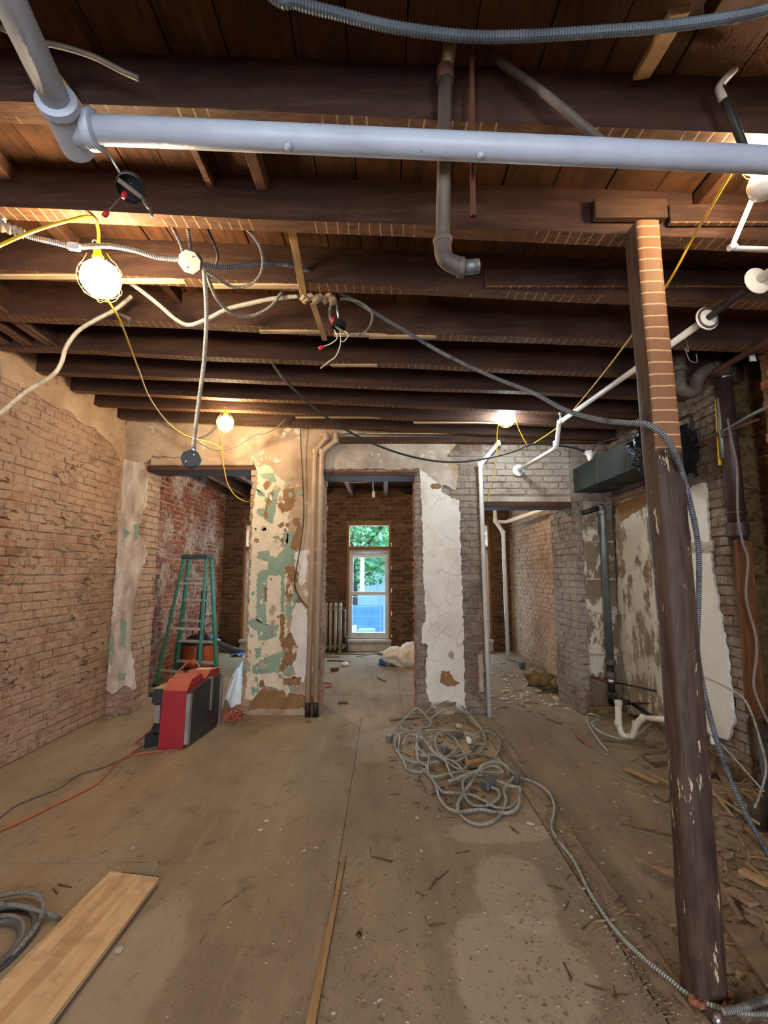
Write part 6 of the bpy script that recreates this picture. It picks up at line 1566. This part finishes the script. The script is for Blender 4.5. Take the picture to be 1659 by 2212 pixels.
# ------------------------------------------------------------------ outside the windows
gr = MB().box(-30, 30, 9.6, 60, -1.3, -1.2).build('ground', mk('paving', [(.3, '#8a8a88'), (.7, '#a5a5a2')], 2)); structure(gr)
rg = random.Random(200)
M_LEAF = None
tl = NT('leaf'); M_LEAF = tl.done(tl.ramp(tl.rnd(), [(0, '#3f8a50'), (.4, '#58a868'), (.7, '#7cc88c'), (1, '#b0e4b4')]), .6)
M_BARK = mk('bark', [(.3, '#4a4038'), (.7, '#6a5c50')], 12, rough=.95, bump=.5)
def tree(c, h, spread, n, label, seed):
    q = random.Random(seed); t = thing('street_tree', label, 'tree', c, 'trees outside the windows')
    c = Vector(c); mb = MB(); mb.tube(spline([c, c + Vector((.1, 0, h * .35)), c + Vector((-.1, .1, h * .62))]), [.16 - .005 * i for i in range(13)], 8)
    for k in range(7):
        a = q.uniform(0, 6.28); b0 = c + Vector((0, 0, h * q.uniform(.35, .6)))
        mb.tube(spline([b0, b0 + Vector((math.cos(a) * spread * .4, math.sin(a) * spread * .4, h * .12)), b0 + Vector((math.cos(a) * spread * .8, math.sin(a) * spread * .8, h * .22))]), .05, 6)
    mb.build('trunk', M_BARK, t, smooth=True)
    mb = MB()
    for k in range(n):
        a = q.uniform(0, 6.28); r = spread * q.random() ** .5; z = h * .72 + h * .36 * q.uniform(-1, 1) * math.sqrt(max(0, 1 - (r / spread) ** 2))
        p = c + Vector((r * math.cos(a), r * math.sin(a), z)); s = q.uniform(.05, .13)
        d = Vector((q.uniform(-1, 1), q.uniform(-1, 1), q.uniform(-.6, .6))).normalized(); e = d.orthogonal().normalized() * s * .55
        m = len(mb.v); mb.v += [tuple(p - d * s), tuple(p + e), tuple(p + d * s), tuple(p - e)]; mb.face((m, m + 1, m + 2, m + 3))
    mb.build('foliage', M_LEAF, t, kind='stuff')
tree((-1.1, 15.5, -1.2), 6.0, 2.6, 9000, 'leafy street tree seen through the transom of the middle window', 1)
tree((4.3, 18.5, -1.2), 6.2, 2.6, 7000, 'leafy tree standing to the right outside the windows', 2)
tree((-6.5, 16.5, -1.2), 6.0, 2.6, 4000, 'leafy tree outside the left window', 3)
M_TARP = mk('blue_hoarding', [(.3, '#4a8ae0'), (.7, '#6aa8f0')], 2, rough=.6, bump=.3, bscale=8)
M_TURQ = mk('turquoise_roof', [(.3, '#1c9cc8'), (.7, '#3cbce0')], 3, rough=.6)
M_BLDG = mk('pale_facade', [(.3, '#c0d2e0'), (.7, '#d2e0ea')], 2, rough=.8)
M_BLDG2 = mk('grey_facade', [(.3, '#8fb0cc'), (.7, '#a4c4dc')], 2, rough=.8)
t0 = thing('gabled_house', 'house with a turquoise gable across the street', 'house', (-.2, 24, -1.2))
MB().box(-1.6, 1.4, 23, 26, -1.2, 1.75).build('wall', M_BLDG2, t0)
MB().prism([(-1.0, 2.05), (.75, 2.05), (-.12, 3.0)], pl_y(23.0), -2.5, .15).build('gable', M_TURQ, t0)
MB().prism([(-1.9, 1.7), (1.7, 1.7), (-.1, 3.3)], pl_y(23.2), -2.7, .05).build('roof', M_BLDG2, t0)
for xw in (-.9, .3): 
    f = MB().box(xw, xw + .5, 22.93, 23.02, .5, 1.3).build('window', M_WFR, t0); MB().box(xw + .05, xw + .45, 22.91, 22.94, .55, 1.25).build('pane', M_BLDG2, f)
t0 = thing('terrace_house', 'pale grey terrace house further along across the street', 'house', (-4.5, 25, -1.2))
MB().box(-7.5, -2.3, 24, 27, -1.2, 2.6).build('wall', M_BLDG, t0)
MB().prism([(-7.7, 2.6), (-2.1, 2.6), (-2.9, 3.5), (-6.9, 3.5)], pl_y(24.1), -2.6, .2).build('roof', M_BLDG2, t0)
MB().bevbox((-2.9, 24.3, 3.8), (.4, .4, .9), .03).build('chimney', M_BLDG2, t0)
for xw in (-6.6, -5.2, -3.8):
    f = MB().box(xw, xw + .7, 23.93, 24.02, .4, 1.8).build('window', M_WFR, t0); MB().box(xw + .06, xw + .64, 23.91, 23.95, .46, 1.74).build('pane', M_BLDG2, f)
t0 = thing('site_hoarding', 'blue sheeted hoarding with a wire fence outside the middle window', 'hoarding', (-.3, 13.5, -1.2))
MB().box(-2.6, 2.6, 13.5, 13.56, -1.2, .55).build('sheeting', M_TARP, t0)
for xx in (-2.6, -1.3, 0, 1.3, 2.6): MB().tube([(xx, 13.42, -1.2), (xx, 13.42, 1.0)], .03, 8).build('post', M_BLDG2, t0)
mb = MB()
for k in range(8): mb.tube([(-2.6, 13.4, -1.1 + .27 * k), (2.6, 13.4, -1.1 + .27 * k)], .007, 5)
for k in range(5): mb.tube([(-2.2 + k * 1.05, 13.38, -1.2), (-2.2 + k * 1.05, 13.38, .95)], .009, 5)
mb.each('fence_wire', M_BLDG2, t0)
t0 = thing('street_bin', 'white crate and red cap standing by the hoarding', 'crate', (.0, 12.2, -1.2))
MB().bevbox((-.45, 12.2, -.55), (.45, .4, 1.2), .03).build('crate_body', M_BLDG2, t0)
MB().bevbox((-.75, 12.1, -.5), (.12, .12, 1.3), .03).build('white_post', M_CER, t0)
MB().rock((.05, 12.0, -.2), .14, random.Random(1), (1.2, 1, .8)).build('red_cap', M_RNUT, t0, smooth=True)
